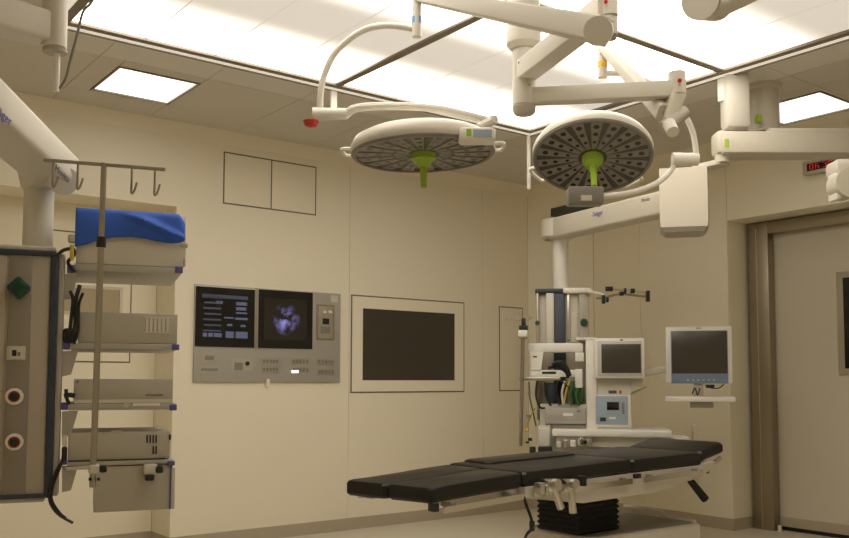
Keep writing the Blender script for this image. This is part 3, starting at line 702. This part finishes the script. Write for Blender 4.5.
for x_, y_, r, m_ in ((566, 443, .022, 'steel'), (573, 443, .020, 'white_bright'), (581, 441, .024, 'chrome'), (589, 442, .020, 'steel'), (559, 444, .018, 'unit_light')):
    q = AF.w(AF.L(x_, y_, -.10)); G().lathe([(r*.6, r), (r, r*.6), (r, -r), (r*.7, -r*1.3)], q, n=14).build('absorber_part', m_, am)
ap('valve_block', 556, 434, 592, 452, -.08, .07, 'grey', .006); ap('black_knob', 584.5, 440.5, 590, 444, -.115, .03, 'black', .004)
ap('lever', 692, 423.5, 696, 440, -.06, .025, 'steel', .004)
# stand pole with sensors at the left of the machine
t = thing('suction_pole', 'thin steel pole with a black and white clamp left of the anaesthesia machine', 'pole', AF.w(AF.L(521, 446, -.06)))
a = AF.w(AF.L(523, 338, -.06)); b = AF.w(AF.L(520.5, 446, -.06)); G().cyl(b, a, .013, n=14).build('pole', 'pole', t)
AF.pb(AF.g(), 518, 330, 527.5, 336.5, -.09, .06, .006).build('clamp', 'white_bright', t)
AF.pb(AF.g(), 519, 336, 527, 338.5, -.085, .05, .003).build('clamp_base', 'steel_dark', t)
AF.pb(AF.g(), 519, 325.5, 527.5, 330, -.085, .05, .003).build('clamp_grip', 'black', t)
AF.pb(AF.g(), 521.3, 318, 525.5, 326, -.075, .03, .004).build('knob', 'black', t)
for x_, y_ in ((507, 319), (511, 318.5), (515.5, 317.5), (530, 318)):
    G().tube([AF.w(AF.L(x_-1.5, y_+1.5, -.07)), AF.w(AF.L(x_, y_-1.5, -.06)), AF.w(AF.L(x_+2.5, y_, -.07))], .004, 6).build('hook', 'steel', t)
G().tube([AF.w(AF.L(505, 318, -.06)), AF.w(AF.L(523, 321, -.06)), AF.w(AF.L(532, 318, -.06))], .004, 6).build('hook_rail', 'steel', t)
for x_, y_, x2, y2, m_ in ((528, 438, 532, 441, 'black'), (525.5, 441.5, 529, 443.5, 'black'), (525, 428.5, 528.5, 432, 'hose_yellow'), (528, 392, 530.5, 395, 'unit_dark'), (525.5, 415, 531, 417, 'unit_dark')):
    AF.pb(AF.g(), x_, y_, x2, y2, -.05, .03, .003).build('fitting', m_, t)

# ventilator screen on the machine
t = thing('ventilator_monitor', 'small white-framed blank monitor mounted on the anaesthesia machine', 'monitor', AF.w(AF.L(618, 378, -.04)))
q = AF.pb(AF.g(), 594.5, 338, 644.5, 378.5, -.06, .07, .010).build('housing', 'white_bright', t)
AF.pb(AF.g(), 597.5, 341, 642, 376, -.066, .01, .004).build('bezel', 'bezel_dark', q)
AF.pb(AF.g(), 601.5, 344, 641, 373, -.070, .01, .002).build('screen', 'screen_off', q)
AF.pb(AF.g(), 620, 339.3, 623, 340.6, -.062, .01).build('badge', 'ink', q)
AF.pb(AF.g(), 631, 378, 643, 387, .0, .06, .006).build('swivel', 'cream', t)
G().tube([AF.w(AF.L(631, 393.5, .0)), AF.w(AF.L(639, 390, -.02)), AF.w(AF.L(646, 386.5, -.03))], .006, 8).build('lever', 'steel_dark', t)

# patient monitor on its arm
MF = Frame(P(699, 355, 6.0), YAW-pi/2 - radians(15))
t = thing('patient_monitor', 'larger flat monitor with a blue-grey bezel on an arm beside the door', 'monitor', MF.w(MF.L(699, 384)))
q = MF.pb(MF.g(), 665.5, 326.5, 732.5, 383, .0, .06, .008).build('housing', 'white_bright', t)
MF.pb(MF.g(), 671, 330.5, 728, 383.5, -.006, .02, .004).build('bezel', 'bezel', q)
MF.pb(MF.g(), 671.8, 331, 727.2, 373.5, -.009, .01, .002).build('screen', 'screen_off', q)
for k in range(6): MF.pb(MF.g(), 687+k*5.2, 379.3, 689+k*5.2, 380.8, -.009, .004).build('button', 'unit_light', q)
MF.pb(MF.g(), 696, 327.4, 701, 329, -.002, .004).build('badge', 'unit', q)
MF.pb(MF.g(), 693.5, 383, 703.5, 396, .03, .04, .004).build('stand_neck', 'steel', t)
G().tube([MF.w(MF.L(*z_)) for z_ in ((705, 385, .02), (711, 388, .01), (719, 388, .01), (724, 384, .02))], .004, 6).build('cable', 'black', t)
G().tube([MF.w(MF.L(*z_)) for z_ in ((692, 394, .0), (695, 388, .0), (697.5, 395, .0), (700, 388, .0))], .004, 6).build('cable', 'rubber', t)
MF.pb(MF.g(), 706, 384.5, 714.5, 388, .0, .02, .003).build('plug', 'black', t)
G().beam(MF.w(MF.L(672, 368, .08)), AF.w(AF.L(640, 374, .10)), (.04, .045), (.045, .05), .3).build('support_arm', 'white', t)
G().beam(MF.w(MF.L(700, 366, .075)), MF.w(MF.L(668, 369, .08)), (.04, .045), (.04, .045), .3).build('support_arm', 'white', t)
t2 = thing('keyboard_tray', 'narrow white keyboard tray below the larger monitor', 'tray', MF.w(MF.L(699, 402)))
MF.pb(MF.g(), 664.5, 396.5, 736, 402, -.06, .22, .008).build('tray', 'white_bright', t2)
MF.pb(MF.g(), 690, 402, 713.5, 408, .0, .08, .006).build('tray_bracket', 'unit', t2)

# ================================================================== operating table
TF = Frame((2.40, 3.10, 0), math.atan(.03))            # x along the table, foot to head
def zt_(x): 
    pts = ((-.2, .633), (.0, .636), (.59, .661), (1.41, .675), (2.06, .681), (2.33, .725))
    for (a, za), (b, zb) in zip(pts, pts[1:]):
        if x <= b: return za + (zb-za)*(x-a)/(b-a)
    return pts[-1][1]
ot = thing('operating_table', 'operating table with black padded sections on a bellows column', 'operating table', TF.w((1.45, .27, 0)))
def pad(name, plan, th, extra=0.0):
    """plan: outline (x, y) on the table; rounded slab that follows the table's slope"""
    g = TF.g(); n = len(plan); cx = sum(p[0] for p in plan)/n; cy = sum(p[1] for p in plan)/n
    def ring(sh, dz): return [(cx+(x-cx)*(1-sh/abs(max(abs(x-cx), .05))) , cy+(y-cy)*(1-sh/abs(max(abs(y-cy), .05))), zt_(x)+extra+dz) for x, y in plan]
    g._loft([ring(.010, -th), ring(.0, -th+.012), ring(.0, -.016), ring(.006, -.005), ring(.018, 0)])
    return g.build(name, 'pad', ot)
def plan(x0, x1, y0, y1, r=.03, n=3, y0b=None, y1b=None):
    y0b = y0 if y0b is None else y0b; y1b = y1 if y1b is None else y1b; out = []
    def yy(x, lo): 
        f_ = (x-x0)/(x1-x0); return (y0+(y0b-y0)*f_) if lo else (y1+(y1b-y1)*f_)
    K = 6
    for i in range(K+1): x = x0+r*.5+(x1-x0-r)*i/K; out.append((x, yy(x, True)))
    out.append((x1, yy(x1, True)+r*.5)); out.append((x1, yy(x1, False)-r*.5))
    for i in range(K+1): x = x1-r*.5-(x1-x0-r)*i/K; out.append((x, yy(x, False)))
    out.append((x0, yy(x0, False)-r*.5)); out.append((x0, yy(x0, True)+r*.5))
    return out
def slant(pl_, x1=.585): return [(x - .21*y*max(0, (x1-x)/x1), y) for x, y in pl_]     # the foot end is cut at an angle
pad('leg_pad', slant(plan(.0, .585, -.01, .232, y0b=.0, y1b=.262)), .072)
pad('leg_pad', slant(plan(-.005, .585, .238, .48, y0b=.268, y1b=.54)), .072)
pad('seat_pad', plan(.592, 1.405, .0, .56), .074, .004)
pad('back_pad', plan(1.412, 2.05, .0, .575, y1b=.575), .074, .004)
pad('head_pad', plan(2.062, 2.34, .03, .555, r=.06), .062, .004)
pad('far_cushion', plan(.70, 1.39, .36, .57, r=.05), .02, .016)
# frame below
g = TF.g(); g._loft([[(x, yy, zt_(x)-.070-h_) for yy, h_ in ((.03, .0), (.03, .038), (.53, .038), (.53, .0))] for x in (.16, .59)]); g.build('leg_frame', 'steel', ot)
g = TF.g(); g._loft([[(x, yy, zt_(x)-.070-h_) for yy, h_ in ((-.01, .0), (-.01, hh_), (.57, hh_), (.57, .0))] for x, hh_ in ((.59, .05), (1.0, .115), (1.6, .115), (2.02, .065), (2.16, .03))]); g.build('table_frame', 'console_light', ot)
TFb = []
for x0_, x1_ in ((.06, .55), (.62, 1.36), (1.46, 2.0)):
    for yy in (-.035, .605):
        g = TF.g(); g._loft([[(x, yy+u, zt_(x)-.090-v) for u, v in ((-.005, 0), (.005, 0), (.005, .028), (-.005, .028))] for x in (x0_, x1_)])
        r_ = g.build('side_rail', 'chrome', ot)
        for xx in (x0_+.06, x1_-.06):
            TF.g().bb((xx-.012, min(yy, yy*.2+.0) if yy < 0 else .55, zt_(xx)-.10), (xx+.012, .04 if yy < 0 else yy, zt_(xx)-.082)).build('rail_bolt', 'unit_dark', r_)
TF.g().bb((.0, -.045, zt_(.1)-.108), (.03, .0, zt_(.1)-.07), .004).build('rail_stop', 'black', ot)
TF.g().bb((-.04, .36, zt_(0)-.085), (.12, .44, zt_(0)-.058), .004).build('foot_bracket', 'unit_dark', ot)
# rail clamps with levers
for px0, py0, px1, py1, xo in ((553, 486, 561, 508, -.06), (571, 486, 573, 513, -.06)):
    yl = -.085
    a = TF.L(px0, py0, yl); b = TF.L(px1, py1, yl)
    cl = TF.g().box((a.x, -.05, a.z), (.05, .075, .065), .010).build('rail_clamp', 'chrome', ot)
    TF.g().cyl(a, b, .016, .019, n=14).build('clamp_lever', 'steel', cl)
    TF.g().cyl((a.x, -.09, a.z+.012), (a.x, -.12, a.z+.012), .024, n=16).build('clamp_knob', 'steel', cl)
for px, py in ((541, 488), (546, 490), (583, 481)):
    a = TF.L(px, py, -.06); TF.g().box((a.x, -.05, a.z), (.028, .05, .05), .006).build('rail_block', 'steel' if px != 583 else 'black', ot)
a = TF.L(637, 476, -.045); TF.g().box(a, (.05, .02, .025), .003).build('rail_block', 'black', ot)
a = TF.L(690, 480, .04); b = TF.L(705, 499, .02)
hl = TF.g().cyl(a, b, .020, .024, n=14).build('head_handle', 'rubber', ot); 
c = TF.L(688, 478, .05); TF.g().cyl(c + Vector((-.02, 0, .03)), a, .012, n=12).build('handle_stem', 'chrome', hl)
a = TF.L(703, 471, .06); b = TF.L(720, 458, .08); TF.g().cyl(a, b, .014, n=12).build('head_bracket', 'chrome', ot)
a = TF.L(705, 471, .03); TF.g().box(a, (.05, .03, .03), .006).build('head_lock', 'black', ot)
# bellows column
bx0, bx1, by0, by1 = 1.20, 1.55, .20, .50
zb1 = zt_(1.4)-.150; zb0 = .27; N = 9
g = TF.g(); rings = []
for i in range(N*2+1):
    z_ = zb0 + (zb1-zb0)*i/(2*N); ins = .0 if i % 2 else .011
    rings.append([(bx0+ins, by0+ins, z_), (bx1-ins, by0+ins, z_), (bx1-ins, by1-ins, z_), (bx0+ins, by1-ins, z_)])
g._loft(rings); g.build('bellows', 'rubber', ot, smooth=False)
TF.g().bb((bx0+.02, by0+.02, zb1), (bx1-.02, by1-.02, zt_(1.4)-.11)).build('column_head', 'steel', ot)
# base
pl = [(1.26, .10), (2.10, .055), (2.135, .085), (2.135, .62), (2.09, .66), (1.26, .64), (1.22, .60), (1.22, .14)]
def bring(ins, z_): cx, cy = 1.68, .36; return [(x-math.copysign(ins, x-cx), y-math.copysign(ins, y-cy), z_) for x, y in pl]
g = TF.g(); g._loft([bring(.02, .075), bring(0, .09), bring(0, .255), bring(.008, .266)]); bs = g.build('base', 'white', ot)
g = TF.g(); g._loft([bring(.03, .265), bring(.035, .270)]); g.build('base_top', 'base_grey', bs)
TF.g().tube([(2.12, .10, .272), (2.12, .26, .275), (2.11, .36, .305), (2.11, .52, .31), (2.12, .62, .305)], .010, 8).build('base_rim', 'white_bright', bs)
for x_, y_ in ((1.32, .18), (2.02, .13), (2.02, .56), (1.32, .56)):
    TF.g().cyl((x_, y_-.015, .04), (x_, y_+.015, .04), .04, n=18).build('castor', 'black', ot)
    TF.g().cyl((x_, y_, .05), (x_, y_, .08), .02, n=12).build('castor_fork', 'steel', ot)
# control cable hanging by the column
TF.g().tube([TF.L(*q) for q in ((524, 497, -.03), (527, 507, -.04), (531, 518, -.04), (532, 528, -.03), (527, 534, -.03), (524, 541, -.03))], .007, 8).build('control_cable', 'rubber', ot)
a = TF.L(532, 526, -.035); TF.g().box(a, (.022, .02, .05), .005).build('cable_plug', 'black', ot)

# ================================================================== equipment pendant on the left
EF = Frame(P(48, 503, 2.95), radians(-17))
ep = thing('equipment_pendant', 'grey ceiling equipment pendant with gas sockets and cantilevered shelves', 'ceiling pendant', EF.w((-.2, .2, 0)))
def epb(name, x0, y0, x1, y1, yl, dp, m, bevel=.003, par=None, label=None):
    return EF.pb(EF.g(), x0, y0, x1, y1, yl, dp, bevel).build(name, m, par or ep, label=label)
xa = EF.L(-80, 380).x
epb('console_body', -75, 251, 48, 497, .0, .38, 'console_side', .006)
epb('front_strip', 6, 253, 29, 496, -.006, .01, 'console', .003); epb('front_strip', -75, 253, 3, 496, -.004, .01, 'console_side', .002)
epb('corner_profile', 47.5, 252, 55.5, 498, -.008, .05, 'bluegrey', .006)
epb('device_rail', 56, 254, 61.5, 496, .0, .09, 'grey', .004)
epb('top_edge', -75, 247.5, 56, 253.5, -.012, .40, 'bluegrey', .006); epb('top_cover', -75, 243.5, 56, 249, .02, .36, 'unit_light', .006)
epb('bottom_edge', -75, 496, 46, 500.5, -.010, .40, 'bluegrey', .004); epb('bottom_cover', -75, 500, 44, 504.5, .0, .36, 'grey', .004)
# gas valve, socket, outlets
c = EF.L(19, 288, -.012); q = EF.w(c)
g = EF.g(); r = .037
g._loft([[(c.x+cos(a_)*rr, yy, c.z+sin(a_)*rr) for a_, rr in [(pi/2*k+dlt, rf_) for k in range(4) for dlt, rf_ in ((-.16, r*.98*s_), (.16, r*.98*s_))]] for yy, s_ in ((-.006, 1), (-.035, .95), (-.042, .6))])
g.build('gas_valve', 'green_dark', ep)
pq = epb('socket_plate', 6.5, 346, 25.5, 360, -.012, .008, 'console_light', .003); epb('socket', 10, 348, 23, 358.5, -.018, .01, 'unit_light', .003, pq); epb('socket_slot', 12, 350, 16.5, 356, -.0195, .004, 'black', 0, pq); epb('socket_slot', 17.5, 352, 20.5, 356, -.0195, .004, 'unit_dark', 0, pq)
for py in (396.5, 442):
    c = EF.w(EF.L(14.3, py, -.010))
    ou = G().cyl(c, c-EF.y*.012, .028, .026, n=24).build('gas_outlet', 'white_bright', ep)
    G().cyl(c-EF.y*.012, c-EF.y*.014, .0185, n=24).build('outlet_ring', 'red', ou); G().cyl(c-EF.y*.014, c-EF.y*.024, .016, .012, n=18).build('outlet_core', 'black', ou)
# shelves
def shelf(y0, y1, x0, x1, dp=.42):
    s_ = epb('shelf', x0, y0, x1, y1, -.005, dp, 'unit_dark' if False else 'grey', .003)
    epb('shelf_clip', x1-6, y0+.8, x1+1.5, y1+.5, -.010, .02, 'purple', .003, s_)
    epb('shelf_clip', x0-7, y0-1, x0, y1, -.006, .03, 'purple', .003, s_)
    a, b, c_, d = EF.L(62, y1+2, .02), EF.L(78, y1+1, .02), EF.L(71, y1+25, .02), EF.L(62, y1+27, .02)
    EF.g().prism([(q.x, q.z) for q in (a, b, c_, d)], .01, .06).build('bracket', 'grey', s_)
    return s_
for y0, y1, x0, x1 in ((265.5, 272.5, 74, 181.5), (343.5, 349.5, 70, 178), (403.5, 410, 68, 175.5), (460.5, 465, 67, 173.5)): shelf(y0, y1, x0, x1)
# cables along the rail
for pts, r in ((((59, 254), (64, 250), (73, 249), (74, 255), (68, 262), (72, 268), (75, 272)), .006), (((70, 291), (73, 300), (71, 320), (69, 340)), .006), (((80, 285), (76, 300), (75, 325), (71, 342)), .007), (((83, 293), (79, 305), (78, 330), (74, 344)), .005), (((64, 458), (57, 470), (50, 488), (50, 502), (58, 514), (73, 523)), .0045), (((66, 452), (60, 468), (53, 486), (52, 500), (60, 513), (66, 518)), .004), (((64, 396), (70, 395), (75, 396)), .008), (((66, 389), (67, 399), (70, 404)), .006)):
    G().tube([EF.w(EF.L(*q, -.012)) for q in pts], r, 8).build('cable', 'black', ep)
epb('cable_bundle', 62.5, 328, 76, 343, -.005, .05, 'black', .01); epb('cable_bundle', 61.5, 447, 67, 462, -.01, .04, 'black', .006); epb('socket', 62.5, 434, 67, 446, -.008, .03, 'chrome', .004)
epb('fitting', 68, 234, 76, 242, -.02, .04, 'cap', .006)
G().cyl(EF.w(EF.L(72, 245, -.015)), EF.w(EF.L(72, 260, -.015)), .007, n=10).build('hose', 'hose_yellow', ep)
# column and arm
cc = EF.w((EF.L(38, 230, .19).x, .19, 0))
kD = (cc - CAM).dot(fw) 
def ez(py): return P(38, py, 3.16).z
G().lathe([(.050, EF.L(30, 250, .19).z), (.050, ez(188))], (cc.x, cc.y, 0), n=32).build('column', 'white', ep)
colz = ez(188)
ax = Vector((cc.x, cc.y, 0)) 
g = G(); g.lathe([(.052, colz-.006), (.062, colz), (.074, colz+.05), (.072, colz+.056)], (cc.x, cc.y, 0), n=8).build('column_collar', 'white', ep)
Ae = P(62, 178, 3.08); As = P(-120, 10, 2.25)
B0 = P(56, 172, 3.12); B1 = P(-75, 52, 2.42)
B1 = B0 + (B1-B0)*1.4
G().beam(B0, B1, (.16, .105), (.18, .133), .18).build('spring_arm', 'white', ep)
G().cyl(P(52, 170, 3.18), P(64, 181, 3.06), .056, .050, n=24).build('arm_end', 'white', ep)
adir = (B0-B1).normalized(); nr = -fw - adir*(-fw).dot(adir); nr.normalize()
xh = adir.cross(Vector((0, 0, 1))).normalized(); nface = xh if xh.dot(-fw) > 0 else -xh
text('Dräger', P(1, 113, 2.62), adir, nface, .040, 'logo', ep)
text('Movita', P(62, 174, 2.95), adir, nface, .034, 'ink', ep)
pt = B1; G().lathe([(.07, pt.z-.08), (.07, ZC)], (pt.x, pt.y, 0), n=28).build('ceiling_column', 'white', ep)

# devices on the shelves
def device(name, label, x0, y0, x1, y1, dp, m='unit', yl=.0):
    a = EF.L((x0+x1)/2, y1, yl); t = thing(name, label, 'medical device', EF.w(a), 'devices on the pendant shelves')
    bd = EF.pb(EF.g(), x0, y0, x1, y1, yl, dp, .004).build('housing', m, t); return t, bd
def dpx(t, name, x0, y0, x1, y1, m, yl=-.002, dp=.004, bevel=0): return EF.pb(EF.g(), x0, y0, x1, y1, yl, dp, bevel).build(name, m, t)
t, b = device('medical_device', 'tall pale device on the top shelf, covered by the blue drape', 76.5, 214, 183.5, 265.5, .28, 'unit_light')
dpx(t, 'side_rim', 180, 216, 186, 266, 'unit_light', .004, .27, .004); dpx(t, 'hinge', 180.5, 243.5, 188, 247, 'cap', -.004, .02, .002); dpx(t, 'side_fastener', 184, 259, 185.5, 266, 'cap', -.002, .02)
t, b = device('medical_device', 'grey device with a pale vent block on the second shelf', 78, 313, 177.5, 343.5, .30)
for k in range(6): dpx(b, 'vent_slot', 146+k*4.1, 318, 148.4+k*4.1, 332, 'unit_light')
dpx(b, 'vent_frame', 144, 316.8, 171, 318, 'unit_light'); dpx(b, 'vent_frame', 144, 332, 171, 333, 'unit_light')
t, b = device('medical_device', 'flat grey device with one thin dark slot on the third shelf', 73.5, 379, 173, 403.5, .30)
dpx(b, 'disc_slot', 145.5, 394, 163, 396, 'unit_dark'); dpx(b, 'badge', 76.5, 380.5, 79, 383, 'unit_dark'); dpx(b, 'lower_fascia', 74, 399.5, 172.5, 403, 'unit_light', -.003)
dpx(b, 'bright_strip', 133, 403.2, 160, 405.8, 'white_bright', -.009, .01); q = EF.w(EF.L(126.5, 404.5, -.01)); G().cyl(q, q-EF.y*.01, .010, n=14).build('knob', 'steel', b)
t, b = device('medical_device', 'grey device with two groups of black slits on the lowest shelf', 68, 432, 170, 460, .30)
for k in range(4): dpx(b, 'vent_slit', 146.5+k*3, 435, 147.9+k*3, 443, 'black')
for k in range(2): dpx(b, 'vent_slit', 152.5+k*3, 446, 153.9+k*3, 454, 'black')
dpx(b, 'gap_shade', 68, 459.5, 165, 463, 'black', -.004, .25); dpx(b, 'side_knob', 169, 434.5, 171, 440, 'black', -.003, .02); dpx(b, 'top_ledge', 111, 430.6, 123, 432.2, 'cap', .0, .05)  # black slab stands in for the shaded gap under this device
t, b = device('drawer_box', 'plain grey drawer box hung under the lowest shelf', 94, 465.5, 172.5, 511, .30)
dpx(b, 'side_profile', 169.5, 466, 171.2, 509, 'purple', -.003, .01); dpx(b, 'side_flange', 171, 468, 175, 509, 'unit_light', .0, .28, .002)

# side rail with clamps for the drip pole
t = thing('rail_clamp', 'short steel clamp rail with black knobs on the drawer box', 'clamp', EF.w(EF.L(150, 470, -.04)))
EF.pb(EF.g(), 66, 466.5, 92, 470, -.03, .012, .002).build('rail', 'steel', t)
EF.pb(EF.g(), 144, 465, 158, 475, -.045, .045, .006).build('clamp_block', 'unit_light', t)
for x_, y_, x2, y2 in ((156, 466, 163.5, 473.5), (145, 475, 154.5, 481)): EF.pb(EF.g(), x_, y_, x2, y2, -.055, .035, .006).build('knob', 'black', t)

# blue drape: cloth laid over the top device
def drape():
    g = EF.g(); nx, ny = 44, 26
    x0 = EF.L(75.2, 230, -.012).x; x1 = EF.L(184.5, 230, -.012).x; ztop = EF.L(130, 213, -.012).z + .008
    v = []
    random.seed(2)
    for i in range(nx+1):
        u = i/nx; x = x0+(x1-x0)*u
        # hem: pixel row of the lower edge along the width
        hem = [(0, 247), (.10, 244.5), (.22, 239.5), (.35, 237.3), (.5, 237.0), (.62, 238.5), (.75, 241.5), (.88, 243.5), (.97, 242.5), (1, 241)]
        for (a, ya), (b, yb) in zip(hem, hem[1:]):
            if a <= u <= b: hy = ya+(yb-ya)*(u-a)/(b-a)
        zb = EF.L(75+110*u, hy, -.012).z
        row = []
        for j in range(ny+1):
            s_ = j/ny
            if s_ < .5:
                k = s_/.5; y = -.014 - .010*sin(pi*k)*(.4+.6*sin(u*7+.6)**2); z = zb+(ztop-.012-zb)*k
                # one long diagonal fold from the middle to the right end
                f_ = (u-.42)/.58
                if f_ > 0:
                    dd = (k - (.98-.85*f_**1.15)); y -= .020*math.exp(-(dd/.16)**2)*min(1, f_*3)
            elif s_ < .58:
                k = (s_-.5)/.08; y = -.014+.016*k; z = ztop-.012+.012*sin(k*pi/2)
            else:
                k = (s_-.58)/.42; y = .002+.30*k; z = ztop + .003*sin(u*9+k*5)
            if u > .93: z -= .03*((u-.93)/.07)**2*(1 if s_ > .4 else s_/.4)
            row.append(g.bm.verts.new((x, y, z)))
        v.append(row)
    for i in range(nx):
        for j in range(ny): g.bm.faces.new((v[i][j], v[i+1][j], v[i+1][j+1], v[i][j+1]))
    o = g.build('blue_drape', 'blue')
    md = o.modifiers.new('thick', 'SOLIDIFY'); md.thickness = .004; md.offset = 0
    return tag(o, 'folded blue cloth laid over the device on the top shelf', 'cloth')
drape()

# drip pole with hook bar
VD = 2.72
top = P(104, 163, VD); bot = P(92.5, 487, VD)
iv = thing('drip_pole', 'slim steel drip pole with a crossbar of four hooks in front of the device shelves', 'drip pole', bot)
mid = top.lerp(bot, (242-163)/(487-163)); u_ = (top-bot).normalized()
G().cyl(bot, mid, .0095, n=14).build('lower_tube', 'pole', iv); G().cyl(mid, top, .0085, n=14).build('upper_tube', 'pole', iv)
G().cyl(mid-u_*.016, mid+u_*.016, .014, n=16).build('tube_lock', 'black', iv)
b0 = P(44, 160, VD); b1 = P(165, 169.5, VD); cbm = (top-(b0+b1)/2)
hb = G().cyl(b0, b1, .0055, n=10).build('hook_bar', 'pole', iv)
for px in (53.5, 78, 132, 155):
    f_ = (px-44)/121; p = b0.lerp(b1, f_); ln = .080; dn = Vector((0, 0, -1))
    G().tube([p, p+dn*ln*.6, p+dn*ln, p+dn*(ln-.006)+rt*.008, p+dn*(ln*.6)+rt*.016], .0035, 8, 4).build('hook', 'pole', iv)
cl = P(95, 470, VD); VF = Frame(P(95, 470, VD), radians(-17))
cq = VF.pb(VF.g(), 88.5, 465, 99.5, 474, -.016, .06, .006).build('pole_clamp', 'unit_light', iv)
VF.pb(VF.g(), 99.5, 466, 107, 473, -.018, .04, .006).build('clamp_knob', 'black', cq)
for x_ in (88.5, 97): VF.pb(VF.g(), x_, 478, x_+3, 481, -.012, .02, .003).build('clamp_screw', 'black', cq)

# monitor arm at the upper left with its tube and cable
D4 = 2.7
t = thing('swivel_boom', 'cream ceiling arm with a vertical joint, thin drop tube and cable near the recessed light', 'ceiling arm', P(57, 92, D4))
g = G(); vcyl(55, -30, 49, D4, 12, g); g.build('joint_tube', 'white', t)
g = G(); vcyl(55, 49, 53, D4, 11.6, g); g.build('joint_cap', 'cap', t)
a = P(48, 30, D4); b = P(-45, 27, 2.50); b.z = a.z
G().beam(a, b, (.09, .095), (.10, .10), .15).build('arm', 'white', t)
p = P(54, 20, D4) - fw*.036; G().cyl(p, p-fw*.003, .005, n=10).build('screw', 'cap', t)
g = G(); vcyl(56.5, 53, 92, D4, 3.2, g); g.build('drop_tube', 'white_bright', t)
G().tube([P(*q) for q in ((57, 91, D4), (65, 80, D4), (70, 62, D4), (77, 35, D4), (83, 12, D4), (90, 4, D4), (97, -8, D4))], .004, 8).build('cable', 'unit_dark', t)
G().cyl((b.x, b.y, b.z-.06), (b.x, b.y, ZC), .055, n=24).build('ceiling_tube', 'white', t)

# small joint hanging under the pendant beam at the right edge
D5 = 4.4
t = thing('arm_joint', 'rounded white arm joint hanging below the ceiling beam beside the red clock', 'arm joint', P(845, 162, D5))
jf = Frame(P(845, 170, D5), YAW-pi/2)
jf.pb(jf.g(), 837, 158, 870, 173, .0, .14, .02).build('joint_block', 'white', t)
jf.pb(jf.g(), 836.5, 170, 842, 199, .02, .10, .01).build('side_plate', 'white_bright', t)
g = jf.g(); c = jf.L(847, 184, .03); g.cyl((c.x, -.01, c.z), (c.x, .10, c.z), .072, n=28); g.build('joint_disc', 'cream', t)
